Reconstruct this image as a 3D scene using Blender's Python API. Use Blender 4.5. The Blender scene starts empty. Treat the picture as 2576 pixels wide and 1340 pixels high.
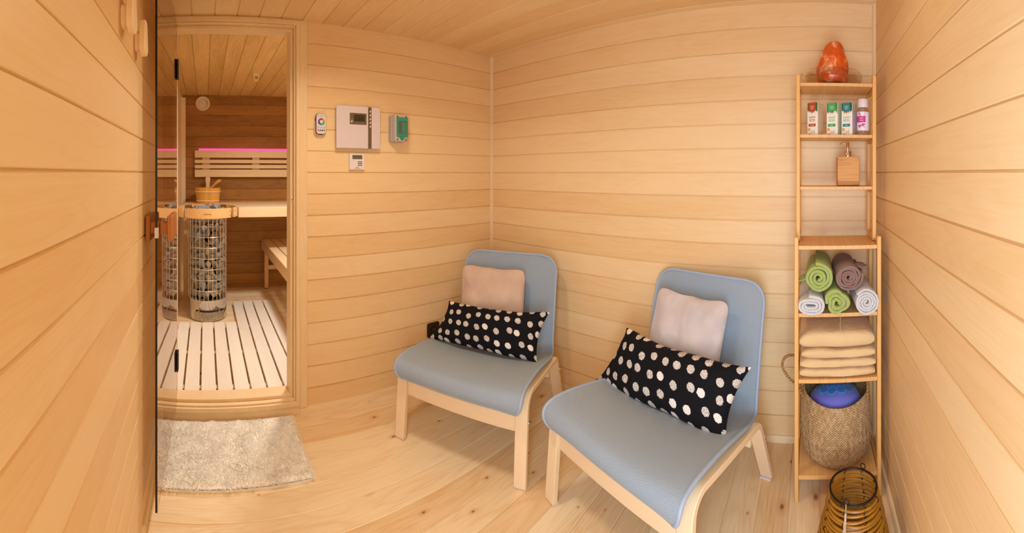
import bpy, bmesh, math, random
from math import sin, cos, pi, radians, atan2, hypot, sqrt, floor, tan
from mathutils import Vector, Matrix, noise

S = bpy.context.scene
C = S.collection
random.seed(7)

# ------------------------------------------------------------------ camera
EYE = 1.3236            # camera height
FPX = 970.1             # pixels per radian of the panorama
AZ = (1288 - 516.1) / FPX
cam = bpy.data.cameras.new('camera')
cam.type = 'PANO'
cc = cam if hasattr(cam, 'panorama_type') else cam.cycles
cc.panorama_type = 'CENTRAL_CYLINDRICAL'
cc.central_cylindrical_range_u_min = -1288 / FPX
cc.central_cylindrical_range_u_max = 1288 / FPX
cc.central_cylindrical_range_v_min = -(1340 - 436) / FPX
cc.central_cylindrical_range_v_max = 436 / FPX
cc.central_cylindrical_radius = 1.0
cam.clip_start = 0.01
cam_o = bpy.data.objects.new('camera', cam)
C.objects.link(cam_o)
cam_o.location = (0, 0, EYE)
cam_o.rotation_euler = (pi / 2, 0, -AZ)
S.camera = cam_o

# ------------------------------------------------------------------ world, big lights, exposure
S.view_settings.view_transform = 'Standard'
S.view_settings.look = 'None'
S.view_settings.gamma = 1
S.view_settings.exposure = -0.52
w = bpy.data.worlds.new('world'); S.world = w; w.use_nodes = True
w.node_tree.nodes['Background'].inputs[0].default_value = (0.75, 0.87, 1.0, 1)
w.node_tree.nodes['Background'].inputs[1].default_value = 1.2
try:
    S.cycles.max_bounces = 12; S.cycles.diffuse_bounces = 6; S.cycles.glossy_bounces = 5
    S.cycles.transparent_max_bounces = 12
    S.cycles.use_denoising = True
    S.cycles.sample_clamp_indirect = 6
    S.cycles.blur_glossy = 0.5
except Exception:
    pass

def area(name, loc, rot, size, size_y, energy, color, shape='RECTANGLE', parent=None, spread=180):
    l = bpy.data.lights.new(name, 'AREA'); l.shape = shape; l.size = size
    if shape in ('RECTANGLE', 'ELLIPSE'): l.size_y = size_y
    l.energy = energy; l.color = color; l.spread = radians(spread)
    o = bpy.data.objects.new(name, l); C.objects.link(o)
    o.location = loc; o.rotation_euler = rot
    if parent: o.parent = parent
    return o
# daylight through the glazed opening in the left wall, beside and behind the camera
area('daylight', (-0.36, -0.03, 0.95), (0, -pi / 2 + 0.14, 0), 1.40, 0.52, 56.0, (0.66, 0.82, 1.0))

# ------------------------------------------------------------------ helpers
def lin(h):
    h = h.lstrip('#'); v = [int(h[i:i + 2], 16) / 255 for i in (0, 2, 4)]
    return tuple(x / 12.92 if x <= 0.04045 else ((x + 0.055) / 1.055) ** 2.4 for x in v) + (1,)

def finish(o, parent=None, label=None, cat=None, group=None, kind=None):
    if parent is not None: o.parent = parent
    if label: o['label'] = label
    if cat: o['category'] = cat
    if group: o['group'] = group
    if kind: o['kind'] = kind
    return o

def empty(name, loc=(0, 0, 0), rz=0.0, label=None, cat=None, group=None, kind=None, parent=None):
    o = bpy.data.objects.new(name, None); C.objects.link(o)
    o.empty_display_size = 0.05
    o.location = loc; o.rotation_euler = (0, 0, rz)
    return finish(o, parent, label, cat, group, kind)

class MB:
    def __init__(s):
        s.bm = bmesh.new(); s.uvs = None
    def q(s, vs, M=None):
        b = [s.bm.verts.new(M @ Vector(v) if M else v) for v in vs]
        return b
    def box(s, x0, x1, y0, y1, z0, z1, M=None):
        b = s.q([(x0, y0, z0), (x1, y0, z0), (x1, y1, z0), (x0, y1, z0), (x0, y0, z1), (x1, y0, z1), (x1, y1, z1), (x0, y1, z1)], M)
        for f in ((0, 3, 2, 1), (4, 5, 6, 7), (0, 1, 5, 4), (1, 2, 6, 5), (2, 3, 7, 6), (3, 0, 4, 7)):
            s.bm.faces.new([b[i] for i in f])
        return s
    def prism(s, poly, a, b, axis='z', M=None):
        def p(u, v, t):
            return {'z': (u, v, t), 'y': (u, t, v), 'x': (t, u, v)}[axis]
        A = s.q([p(u, v, a) for u, v in poly], M); B = s.q([p(u, v, b) for u, v in poly], M)
        n = len(poly)
        s.bm.faces.new(A); s.bm.faces.new(B[::-1])
        for i in range(n):
            j = (i + 1) % n
            s.bm.faces.new((A[i], B[i], B[j], A[j]))
        return s
    def ringprism(s, outer, inner, a, b, axis='z', M=None):
        def p(u, v, t):
            return {'z': (u, v, t), 'y': (u, t, v), 'x': (t, u, v)}[axis]
        n = len(outer); L = [s.q([p(u, v, t) for u, v in P], M) for P, t in ((outer, a), (outer, b), (inner, b), (inner, a))]
        for i in range(n):
            j = (i + 1) % n
            for k in range(4):
                A, B = L[k], L[(k + 1) % 4]
                s.bm.faces.new((A[i], B[i], B[j], A[j]))
        return s
    def tube(s, pts, r, seg=8, closed=False, M=None, caps=True, up=None):
        pts = [Vector(p) for p in pts]; n = len(pts); rr = r if isinstance(r, (list, tuple)) else [r] * n
        rings = []; prev = None
        for i, p in enumerate(pts):
            if closed: t = pts[(i + 1) % n] - pts[i - 1]
            else: t = pts[min(i + 1, n - 1)] - pts[max(i - 1, 0)]
            t.normalize()
            if prev is None:
                a = Vector((0, 0, 1)) if abs(t.z) < 0.9 else Vector((1, 0, 0))
                prev = t.cross(a).normalized()
            else:
                prev = (prev - t * prev.dot(t)).normalized()
            b = t.cross(prev)
            rings.append(s.q([p + (prev * cos(2 * pi * k / seg) + b * sin(2 * pi * k / seg)) * rr[i] for k in range(seg)], M))
        m = n if closed else n - 1
        for i in range(m):
            A, B = rings[i], rings[(i + 1) % n]
            off = 0
            if closed and i == n - 1:
                off = min(range(seg), key=lambda o: (A[0].co - B[o].co).length)
            for k in range(seg):
                j = (k + 1) % seg
                s.bm.faces.new((A[k], A[j], B[(j + off) % seg], B[(k + off) % seg]))
        if not closed and caps:
            s.bm.faces.new(rings[0][::-1]); s.bm.faces.new(rings[-1])
        return s
    def lathe(s, prof, seg=32, M=None, a0=0, a1=2 * pi, sx=1, sy=1):
        full = abs(a1 - a0 - 2 * pi) < 1e-6
        n = seg if full else seg + 1
        rings = []
        for r, z in prof:
            if r < 1e-7: rings.append(s.q([(0, 0, z)], M) * n)
            else: rings.append(s.q([(r * cos(a0 + (a1 - a0) * k / seg) * sx, r * sin(a0 + (a1 - a0) * k / seg) * sy, z) for k in range(n)], M))
        uv = s.bm.loops.layers.uv.verify()
        L = [0]
        for i in range(1, len(prof)): L.append(L[-1] + hypot(prof[i][0] - prof[i - 1][0], prof[i][1] - prof[i - 1][1]))
        for i in range(len(prof) - 1):
            for k in range(seg):
                j = (k + 1) % n
                vs = [rings[i][k], rings[i][j], rings[i + 1][j], rings[i + 1][k]]
                us = [(k / seg, L[i]), ((k + 1) / seg, L[i]), ((k + 1) / seg, L[i + 1]), (k / seg, L[i + 1])]
                vv, uu = [], []
                for a, b in zip(vs, us):
                    if a not in vv: vv.append(a); uu.append(b)
                if len(vv) > 2:
                    try:
                        f = s.bm.faces.new(vv)
                        for lp, u in zip(f.loops, uu): lp[uv].uv = u
                    except ValueError: pass
        return s
    def grid(s, fn, nu, nv, M=None, thick=None, closeu=False):
        uv = s.bm.loops.layers.uv.verify()
        G = [[s.q([fn(i / nu, j / nv)], M)[0] for j in range(nv + 1)] for i in range(nu + 1)]
        for i in range(nu):
            for j in range(nv):
                f = s.bm.faces.new((G[i][j], G[i + 1][j], G[i + 1][j + 1], G[i][j + 1]))
                for lp, u in zip(f.loops, ((i, j), (i + 1, j), (i + 1, j + 1), (i, j + 1))): lp[uv].uv = (u[0] / nu, u[1] / nv)
        return s
    def ico(s, c, r, sub=2, fn=None):
        res = bmesh.ops.create_icosphere(s.bm, subdivisions=sub, radius=1)
        for v in res['verts']:
            p = v.co.copy()
            if fn: p = fn(p)
            v.co = Vector(c) + Vector((p.x * r[0], p.y * r[1], p.z * r[2]))
        return s
    def build(s, name, m, parent=None, bevel=0, seg=2, ang=35, smooth=True, merge=False, solid=0, sub=0, **kw):
        if merge: bmesh.ops.remove_doubles(s.bm, verts=s.bm.verts, dist=1e-5)
        bmesh.ops.recalc_face_normals(s.bm, faces=s.bm.faces)
        me = bpy.data.meshes.new(name); s.bm.to_mesh(me); s.bm.free()
        if smooth and len(me.polygons):
            me.polygons.foreach_set('use_smooth', [True] * len(me.polygons))
            me.set_sharp_from_angle(angle=radians(ang))
        for mm in (m if isinstance(m, (list, tuple)) else [m]): me.materials.append(mm)
        o = bpy.data.objects.new(name, me); C.objects.link(o)
        if solid:
            d = o.modifiers.new('s', 'SOLIDIFY'); d.thickness = solid; d.offset = 0
        if bevel:
            d = o.modifiers.new('b', 'BEVEL'); d.width = bevel; d.segments = seg; d.limit_method = 'ANGLE'; d.angle_limit = radians(40)
            d.harden_normals = False
        if sub:
            d = o.modifiers.new('u', 'SUBSURF'); d.levels = sub; d.render_levels = sub
        return finish(o, parent, **kw)

def copy_tree(o, parent=None):
    c = o.copy(); C.objects.link(c)
    if parent is not None: c.parent = parent
    for ch in list(o.children): copy_tree(ch, c)
    return c

def rrect(w, h, r, n=5, cx=0, cy=0):
    out = []
    for sx, sy, a in ((1, 1, 0), (-1, 1, pi / 2), (-1, -1, pi), (1, -1, 3 * pi / 2)):
        for k in range(n + 1):
            t = a + pi / 2 * k / n
            out.append((cx + sx * (w / 2 - r) + r * cos(t), cy + sy * (h / 2 - r) + r * sin(t)))
    return out

def circ(r, n=24, cx=0, cy=0):
    return [(cx + r * cos(2 * pi * k / n), cy + r * sin(2 * pi * k / n)) for k in range(n)]

def text(name, s, size, m, parent, loc, rot, depth=0.0006, align='CENTER', sx=1.0, **kw):
    cu = bpy.data.curves.new(name, 'FONT'); cu.body = s; cu.size = size; cu.extrude = depth; cu.align_x = align; cu.align_y = 'CENTER'
    cu.resolution_u = 3
    t = bpy.data.objects.new(name, cu); C.objects.link(t)
    dg = bpy.context.evaluated_depsgraph_get(); me = bpy.data.meshes.new_from_object(t.evaluated_get(dg))
    bpy.data.objects.remove(t); bpy.data.curves.remove(cu)
    me.materials.clear(); me.materials.append(m); me.name = name
    o = bpy.data.objects.new(name, me); C.objects.link(o)
    o.location = loc; o.rotation_euler = rot; o.scale = (sx, 1, 1)
    return finish(o, parent, **kw)

# ------------------------------------------------------------------ materials
class NT:
    def __init__(s, name):
        s.m = bpy.data.materials.new(name); s.m.use_nodes = True; s.t = s.m.node_tree
        s.b = s.t.nodes['Principled BSDF']; s.out = s.t.nodes['Material Output']
    def n(s, typ, **kw):
        nd = s.t.nodes.new(typ)
        for k, v in kw.items():
            if k.startswith('i_'): nd.inputs[k[2:]].default_value = v
            else: setattr(nd, k, v)
        return nd
    def l(s, a, b): s.t.links.new(a, b)
    def val(s, x, sock):
        if isinstance(x, (int, float)): sock.default_value = x
        else: s.l(x, sock)
    def math(s, op, a, b=None, c=None, clamp=False):
        nd = s.t.nodes.new('ShaderNodeMath'); nd.operation = op; nd.use_clamp = clamp
        s.val(a, nd.inputs[0])
        if b is not None: s.val(b, nd.inputs[1])
        if c is not None: s.val(c, nd.inputs[2])
        return nd.outputs[0]
    def comb(s, x, y, z):
        nd = s.t.nodes.new('ShaderNodeCombineXYZ')
        for i, v in enumerate((x, y, z)): s.val(v, nd.inputs[i])
        return nd.outputs[0]
    def sep(s, v):
        nd = s.t.nodes.new('ShaderNodeSeparateXYZ'); s.l(v, nd.inputs[0]); return nd.outputs
    def coord(s, k='Object'):
        return s.t.nodes.new('ShaderNodeTexCoord').outputs[k]
    def noise(s, v, scale=1, detail=3, rough=0.5, dist=0.0):
        nd = s.t.nodes.new('ShaderNodeTexNoise'); nd.inputs['Scale'].default_value = scale
        nd.inputs['Detail'].default_value = detail; nd.inputs['Roughness'].default_value = rough; nd.inputs['Distortion'].default_value = dist
        if v is not None: s.l(v, nd.inputs['Vector'])
        return nd.outputs['Fac']
    def ramp(s, f, stops, interp='LINEAR'):
        nd = s.t.nodes.new('ShaderNodeValToRGB'); nd.color_ramp.interpolation = interp
        e = nd.color_ramp.elements
        while len(e) < len(stops): e.new(0.5)
        for i, (p, c) in enumerate(stops):
            e[i].position = p; e[i].color = c if len(c) == 4 else (*c, 1)
        s.l(f, nd.inputs[0]); return nd.outputs[0]
    def mix(s, f, a, b, mode='MIX'):
        nd = s.t.nodes.new('ShaderNodeMix'); nd.data_type = 'RGBA'; nd.blend_type = mode
        s.val(f, nd.inputs[0])
        for x, i in ((a, 6), (b, 7)):
            if isinstance(x, tuple): nd.inputs[i].default_value = x
            else: s.l(x, nd.inputs[i])
        return nd.outputs[2]
    def bump(s, h, strength=0.3, dist=0.002):
        nd = s.t.nodes.new('ShaderNodeBump'); nd.inputs['Strength'].default_value = strength; nd.inputs['Distance'].default_value = dist
        s.l(h, nd.inputs['Height']); s.l(nd.outputs[0], s.b.inputs['Normal']); return nd.outputs[0]
    def col(s, c):
        if isinstance(c, tuple): s.b.inputs['Base Color'].default_value = c
        else: s.l(c, s.b.inputs['Base Color'])
    def set(s, **kw):
        for k, v in kw.items():
            s.b.inputs[{'rough': 'Roughness', 'metal': 'Metallic', 'spec': 'Specular IOR Level', 'trans': 'Transmission Weight', 'ior': 'IOR',
                        'sheen': 'Sheen Weight', 'coat': 'Coat Weight', 'alpha': 'Alpha', 'sss': 'Subsurface Weight', 'em': 'Emission Strength'}[k]].default_value = v

def plain(name, c, rough=0.5, metal=0.0, var=0.06, **kw):
    t = NT(name); base = lin(c)
    f = t.noise(t.coord(), 30, 2)
    a = tuple(max(0, x * (1 - var)) for x in base[:3]) + (1,); b = tuple(min(1, x * (1 + var)) for x in base[:3]) + (1,)
    t.col(t.mix(f, a, b)); t.set(rough=rough, metal=metal, **kw)
    return t.m

def wood(name, light, dark, L='x', T='z', P=None, off=0.0, rough=0.45, grain=1.0, planks=0.8, knots=0, cath=1.0, stretch=1.0, hue=None):
    """wood with grain along object axis L; boards counted along T with pitch P"""
    t = NT(name); xyz = t.sep(t.coord()); ax = {'x': 0, 'y': 1, 'z': 2}
    l, tr = xyz[ax[L]], xyz[ax[T]]
    nn = xyz[3 - ax[L] - ax[T]]
    cl, cd = lin(light), lin(dark)
    if P:
        idx = t.math('FLOOR', t.math('DIVIDE', t.math('SUBTRACT', tr, off), P))
        wn = t.n('ShaderNodeTexWhiteNoise', noise_dimensions='1D'); t.l(t.math('ADD', idx, 13.7), wn.inputs['W'])
        rnd = wn.outputs['Value']
        l = t.math('ADD', l, t.math('MULTIPLY', rnd, 17.0))
        tr2 = t.math('ADD', tr, t.math('MULTIPLY', rnd, 5.0))
    else:
        rnd = None; tr2 = tr
    broad = t.noise(t.comb(t.math('MULTIPLY', l, 1.1 * stretch), t.math('MULTIPLY', tr2, 7.0), t.math('MULTIPLY', nn, 7.0)), 1.0, 2, 0.5, 0.3)
    rings = t.math('SINE', t.math('MULTIPLY', broad, 75.0 * cath))
    rings = t.math('POWER', t.math('MULTIPLY_ADD', rings, 0.5, 0.5), 2.5)
    fine = t.noise(t.comb(t.math('MULTIPLY', l, 6.0 * stretch), t.math('MULTIPLY', tr2, 170.0), t.math('MULTIPLY', nn, 170.0)), 1.0, 3, 0.6)
    f = t.math('ADD', t.math('MULTIPLY', rings, 0.16 * grain), t.math('MULTIPLY', t.math('SUBTRACT', fine, 0.42), 0.9 * grain))
    f = t.math('ADD', f, t.math('MULTIPLY', t.math('SUBTRACT', broad, 0.4), 0.9 * grain))
    if rnd is not None:
        f = t.math('ADD', f, t.math('MULTIPLY', t.math('SUBTRACT', rnd, 0.35), 0.55 * planks), clamp=True)
    f = t.math('MAXIMUM', t.math('MINIMUM', f, 1.0), 0.0)
    c = t.mix(f, cl, cd)
    h = fine
    if knots:
        v = t.n('ShaderNodeTexVoronoi', voronoi_dimensions='2D'); v.inputs['Scale'].default_value = 1.0
        t.l(t.comb(t.math('MULTIPLY', l, 3.1), t.math('MULTIPLY', tr2, 5.2), 0.0), v.inputs['Vector'])
        d = v.outputs['Distance']
        cs = t.sep(v.outputs['Color'])
        size = t.math('MULTIPLY_ADD', t.math('POWER', cs[0], 3.0), 0.055 * knots, 0.012)
        k = t.math('SUBTRACT', 1.0, t.math('DIVIDE', d, size), clamp=True)
        halo = t.math('SUBTRACT', 1.0, t.math('DIVIDE', d, t.math('MULTIPLY', size, 3.4)), clamp=True)
        c = t.mix(t.math('MULTIPLY', halo, 0.55), c, lin('c07a3a'))
        c = t.mix(t.math('MULTIPLY', t.math('POWER', k, 0.6), 0.85), c, lin('5a2c12'))
    t.col(c); t.set(rough=rough, spec=0.35); t.bump(h, 0.12, 0.0006)
    return t.m

WL, WD = 'f0d2a2', 'dcad6e'
M_wallA = wood('board wood across', WL, WD, 'x', 'z', 0.12, 1.328 - 1.32, grain=0.6)
M_wallB = wood('board wood along', WL, WD, 'y', 'z', 0.12, 1.328 - 1.32, grain=0.6)
M_ceil = wood('ceiling board wood', WL, WD, 'y', 'x', 0.1203, 0.651, grain=0.6)
M_floor = wood('pine floor board', 'f6e2bd', 'dcae72', 'x', 'y', 0.1243, 0.087, rough=0.33, knots=1, grain=1.1, planks=1.1)
M_sback = wood('heat treated board', 'b27e3c', '7c5220', 'x', 'z', 0.1206, 2.110, rough=0.5, grain=1.2)
M_sside = wood('pale side board', 'f4e0c0', 'e4c498', 'y', 'z', grain=0.4)
M_sceil = wood('golden ceiling board', 'e2be80', 'bf9856', 'y', 'x', 0.1206, 0.0326, grain=1.3)
M_trimx = wood('trim wood across', 'eed3a8', 'd9b07a', 'x', 'z', grain=0.7)
M_trimy = wood('trim wood along', 'eed3a8', 'd9b07a', 'y', 'z', grain=0.7)
M_trimz = wood('trim wood upright', 'eed3a8', 'd9b07a', 'z', 'x', grain=0.7)
M_slaty = wood('pale slat wood', 'f0e8dc', 'e0d2be', 'y', 'x', 0.0985, 0.07, grain=0.8, planks=1.2)
M_benchx = wood('bench wood across', 'f1d8b0', 'dcb480', 'x', 'z', grain=0.8)
M_benchy = wood('bench wood along', 'efd2a8', 'd6a870', 'y', 'x', grain=0.8)
M_benchz = wood('bench wood upright', 'e9c595', 'cb9a60', 'z', 'x', grain=0.8)
M_birch = wood('birch plywood', 'f1d9b4', 'e2bf90', 'z', 'x', grain=0.5, cath=0.5)
M_birchu = wood('birch rail', 'f1d9b4', 'e2bf90', 'x', 'z', grain=0.5, cath=0.5)
M_birchv = wood('birch veneer', 'f1d2a2', 'e0b47c', 'y', 'x', grain=0.5, cath=0.5)
M_bamz = wood('bamboo upright', 'e4b068', 'd0954c', 'z', 'x', grain=0.6, cath=0.3)
M_bamx = wood('bamboo shelf', 'e2b070', 'c48e4c', 'x', 'y', 0.0042, 0, grain=0.35, cath=0.2, planks=0.8)
M_bambl = wood('bamboo block', 'd39440', 'aa6820', 'y', 'z', 0.021, 0.003, grain=1.0, planks=1.3)
M_handle = wood('cherry wood', 'bc763c', '8f5024', 'z', 'y', grain=1.2, cath=0.4)
M_bucket = wood('bucket stave wood', 'e6a24a', 'c98230', 'z', 'x', grain=0.8)
M_black = plain('matte black', '15120f', 0.5)
M_steel = plain('stainless steel', 'cfc8c0', 0.16, 1.0, 0.03)
M_wire = plain('steel wire', 'd8c9b4', 0.3, 0.85, 0.03)
M_screw = plain('zinc screw', 'd0ccc6', 0.3, 0.9)
M_white = plain('white plastic', 'ded3d4', 0.38)
M_grey = plain('grey plastic', 'b9b0aa', 0.45)
M_opal = plain('opal', 'f4ead8', 0.4)
M_dark = plain('dark display', '3b3727', 0.25)
M_olive = plain('display plate brown', '6f5b40', 0.35)
M_darkbrown = plain('dark brown bakelite', '2c1409', 0.22)
M_ink = plain('ink', '3b332c', 0.6)

# ------------------------------------------------------------------ room shell
XL, XR, YB, YF, ZC = -0.2297, 1.902, 2.07, -0.3208, 2.165     # left, right, back, front walls, ceiling
P0 = 0.12; SEAM = 0.008
SY, SX1, SZ0, SZ1 = 4.40, 1.95, 0.02, 2.215                      # sauna room: back wall, right wall, floor, ceiling

def grooves(mb, O, U, V, N, L0, L1, T0, T1, P, off, g=0.0065, d=0.0062):
    """boarded sheet: boards run along U, are stacked along V; N points into the room"""
    O, U, V, N = map(Vector, (O, U, V, N))
    prof = [(T0, 0)]
    k = math.ceil((T0 - off) / P - 1e-6)
    while off + k * P < T1 + 1e-6:
        t = off + k * P; k += 1
        for tt, n in ((t - g / 2, 0), (t - g / 2 + 0.0008, -d), (t + g / 2 - 0.0015, -d), (t + g / 2, -0.0012), (t + g / 2 + 0.002, 0)):
            if T0 + 1e-5 < tt < T1 - 1e-5: prof.append((tt, n))
    prof.append((T1, 0))
    rows = [[mb.bm.verts.new(O + U * L + V * t + N * n) for L in (L0, L1)] for t, n in prof]
    for a, b in zip(rows, rows[1:]): mb.bm.faces.new((a[0], a[1], b[1], b[0]))
    return mb

X, Y, Z = (1, 0, 0), (0, 1, 0), (0, 0, 1)
nX, nY, nZ = (-1, 0, 0), (0, -1, 0), (0, 0, -1)
# back wall (right of the sauna door)
m = MB(); grooves(m, (0, YB, 0), X, Z, nY, 0.545, XR, 0, ZC, P0, SEAM); m.box(0.52, XR + 0.1, YB + 0.0065, YB + 0.10, 0, ZC + 0.05)
m.build('wall_back', M_wallA, smooth=False, kind='structure')
# right wall (behind the armchairs)
m = MB(); grooves(m, (XR, 0, 0), Y, Z, nX, YF, YB, 0, ZC, P0, SEAM); m.box(XR + 0.0065, XR + 0.1, YF - 0.1, YB + 0.1, -0.03, ZC + 0.05)
m.build('wall_right', M_wallB, smooth=False, kind='structure')
# front wall (beside the shelf)
m = MB(); grooves(m, (0, YF, 0), X, Z, Y, XL, XR, 0, ZC, P0, SEAM); m.box(XL - 0.1, XR + 0.1, YF - 0.1, YF - 0.0065, -0.03, ZC + 0.05)
m.build('wall_front', M_wallA, smooth=False, kind='structure')
# left wall with the glazed opening at its near end
WY0, WY1, WZ0, WZ1 = -0.29, 0.23, 0.24, 2.0
m = MB()
grooves(m, (XL, 0, 0), Y, Z, X, WY1, YB, 0, ZC, P0, SEAM); grooves(m, (XL, 0, 0), Y, Z, X, YF, WY1, 0, WZ0, P0, SEAM)
grooves(m, (XL, 0, 0), Y, Z, X, YF, WY1, WZ1, ZC, P0, SEAM); grooves(m, (XL, 0, 0), Y, Z, X, YF, WY0, WZ0, WZ1, P0, SEAM)
for b in ((WY1, YB + 0.1, -0.03, ZC + 0.05), (YF - 0.1, WY0, -0.03, ZC + 0.05), (WY0, WY1, -0.03, WZ0), (WY0, WY1, WZ1, ZC + 0.05)):
    m.box(XL - 0.1, XL - 0.0065, *b)
m.build('wall_left', M_wallB, smooth=False, kind='structure')
pane = NT('window pane'); g = pane.n('ShaderNodeBsdfGlossy'); g.inputs['Roughness'].default_value = 0.02; tr = pane.n('ShaderNodeBsdfTransparent')
mx = pane.n('ShaderNodeMixShader'); mx.inputs[0].default_value = 0.06; pane.l(tr.outputs[0], mx.inputs[1]); pane.l(g.outputs[0], mx.inputs[2]); pane.l(mx.outputs[0], pane.out.inputs[0])
win = empty('window_1', (XL, 0, 0), kind='structure')
m = MB(); m.ringprism([(WY0, WZ0), (WY1, WZ0), (WY1, WZ1), (WY0, WZ1)], [(WY0 + 0.03, WZ0 + 0.03), (WY1 - 0.03, WZ0 + 0.03), (WY1 - 0.03, WZ1 - 0.03), (WY0 + 0.03, WZ1 - 0.03)], -0.07, 0.006, 'x')
m.build('window_frame', M_trimz, win, bevel=0.002)
m = MB(); m.box(-0.045, -0.04, WY0 + 0.03, WY1 - 0.03, WZ0 + 0.03, WZ1 - 0.03); m.build('window_pane', pane.m, win)

m = MB(); grooves(m, (0, 0, 0), X, Y, Z, XL, XR, YF, YB, 0.1243, 0.087, g=0.0036, d=0.004); m.box(XL - 0.1, XR + 0.1, YF - 0.1, YB + 0.1, -0.05, -0.0045)
m.build('floor', M_floor, smooth=False, kind='structure')
m = MB(); grooves(m, (0, 0, ZC), Y, X, nZ, YF, YB, XL, XR, 0.1203, 0.651, g=0.006); m.box(XL - 0.1, XR + 0.1, YF - 0.1, YB + 0.1, ZC + 0.0065, ZC + 0.06)
m.build('ceiling', M_ceil, smooth=False, kind='structure')

# trims and skirting
def quarter(r, n=5): return [(0, 0)] + [(r * cos(pi / 2 * k / n), r * sin(pi / 2 * k / n)) for k in range(n + 1)]
q = quarter(0.017)
m = MB(); m.prism([(XR - a, YB - b) for a, b in q], 0.0, ZC, 'z'); m.build('trim_1', M_trimz, kind='structure')
m = MB(); m.prism([(XR - a, YF + b) for a, b in q], 0.0, ZC, 'z'); m.build('trim_2', M_trimz, kind='structure')
sk = [(0, 0), (0.014, 0), (0.014, 0.02), (0.008, 0.03), (0, 0.032)]
m = MB(); m.prism([(YB - a, b) for a, b in sk], -0.2, XR - 0.002, 'x'); m.build('baseboard_back', M_trimx, kind='structure')
m = MB(); m.prism([(XR - a, b) for a, b in sk], YF, YB, 'y'); m.build('baseboard_right', M_trimy, kind='structure')
m = MB(); m.prism([(YF + a, b) for a, b in sk], XL, XR, 'x'); m.build('baseboard_front', M_trimx, kind='structure')
m = MB(); m.prism([(XL + a, b) for a, b in sk], YF, 1.98, 'y'); m.build('baseboard_left', M_trimy, kind='structure')

# sauna room
XLS = -0.272
m = MB(); grooves(m, (0, SY, 0), X, Z, nY, XLS, SX1, SZ0, SZ1, 0.1206, 2.110, g=0.005); m.box(XLS - 0.1, SX1 + 0.1, SY + 0.0065, SY + 0.1, -0.03, SZ1 + 0.05)
m.build('wall_sauna_back', M_sback, smooth=False, kind='structure')
m = MB(); m.box(XLS - 0.1, XLS, YB + 0.1, SY + 0.1, -0.03, SZ1 + 0.05)
m.build('wall_sauna_left', M_sside, smooth=False, kind='structure')
m = MB(); grooves(m, (SX1, 0, 0), Y, Z, nX, YB + 0.10, SY, SZ0, SZ1, 0.1206, 2.110, g=0.005); m.box(SX1 + 0.0065, SX1 + 0.1, YB, SY + 0.1, -0.03, SZ1 + 0.05)
m.build('wall_sauna_right', M_sside, smooth=False, kind='structure')
m = MB(); grooves(m, (0, YB + 0.115, 0), X, Z, Y, 0.53, SX1, SZ0, SZ1, 0.1206, 2.110, g=0.005); m.box(0.53, SX1, YB + 0.10, YB + 0.109, SZ0, SZ1)
m.box(XLS, SX1, YB + 0.10, YB + 0.115, 2.165, SZ1 + 0.05)
m.build('wall_sauna_front', M_sside, smooth=False, kind='structure')
m = MB(); grooves(m, (0, 0, SZ0), X, Y, Z, XLS, SX1, YB + 0.1, SY, 0.1243, 0.02, g=0.0025, d=0.004); m.box(XLS - 0.1, SX1 + 0.1, YB + 0.1, SY + 0.1, -0.05, SZ0 - 0.0045)
m.build('floor_sauna', M_floor, smooth=False, kind='structure')
m = MB(); grooves(m, (0, 0, SZ1), Y, X, nZ, YB + 0.1, SY, XLS, SX1, 0.1206, 0.0326, g=0.006); m.box(XLS - 0.1, SX1 + 0.1, YB + 0.09, SY + 0.1, SZ1 + 0.0065, SZ1 + 0.06)
m.build('ceiling_sauna', M_sceil, smooth=False, kind='structure')
m = MB(); m.prism([(XLS, SZ1), (XLS + 0.02, SZ1), (XLS + 0.02, SZ1 - 0.012), (XLS + 0.012, SZ1 - 0.03), (XLS, SZ1 - 0.03)], YB + 0.115, SY, 'y'); m.build('trim_3', M_sceil, kind='structure')

m = MB(); m.box(XLS + 0.0005, -0.222, SY - 0.04, SY - 0.0005, SZ0, SZ1 - 0.031); m.build('trim_4', M_sside, kind='structure')
# ------------------------------------------------------------------ sauna door: frame in the wall, glass leaf swung open
door = empty('door_1', (0.16, YB, 0), kind='structure')
def ring(x0, x1, z0, z1, w, y0, y1, m):
    m.ringprism([(x0, z0), (x1, z0), (x1, z1), (x0, z1)], [(x0 + w, z0 + w), (x1 - w, z0 + w), (x1 - w, z1 - w), (x0 + w, z1 - w)], y0, y1, 'y')
m = MB(); ox = -0.16
xa, xb, za, zb = -0.203 + ox, 0.516 + ox, 0.052, 2.158
ring(xa, xb, za, zb, 0.023, -0.025, 0.11, m)
ring(xa + 0.023, xb - 0.023, za + 0.023, zb - 0.023, 0.009, -0.010, 0.11, m)
ring(xa + 0.032, xb - 0.032, za + 0.032, zb - 0.032, 0.016, 0.018, 0.11, m)
m.build('door_frame', M_trimz, door, bevel=0.0022, smooth=True)
m = MB(); m.box(0.516 + ox, 0.559 + ox, -0.013, 0.01, 0.032, 2.165); m.build('side_casing', M_trimz, door, bevel=0.0015)
m = MB(); m.box(XL + ox, xb, -0.018, 0.10, 0, 0.0515); m.box(XL + ox, -0.2035 + ox, -0.018, 0.1, 0, 2.165); m.box(XL + ox, xb, -0.018, 0.1, 2.1585, 2.165)
m.build('threshold', M_trimx, door, bevel=0.002)
m = MB(); m.lathe([(0, 0), (0.0075, 0), (0.0075, 0.004), (0.003, 0.006), (0, 0.006)], 16, Matrix.Translation((0.4780 + ox, 0.0165, 1.187)) @ Matrix.Rotation(pi / 2, 4, 'X')); m.build('door_stop', M_screw, door)

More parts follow.
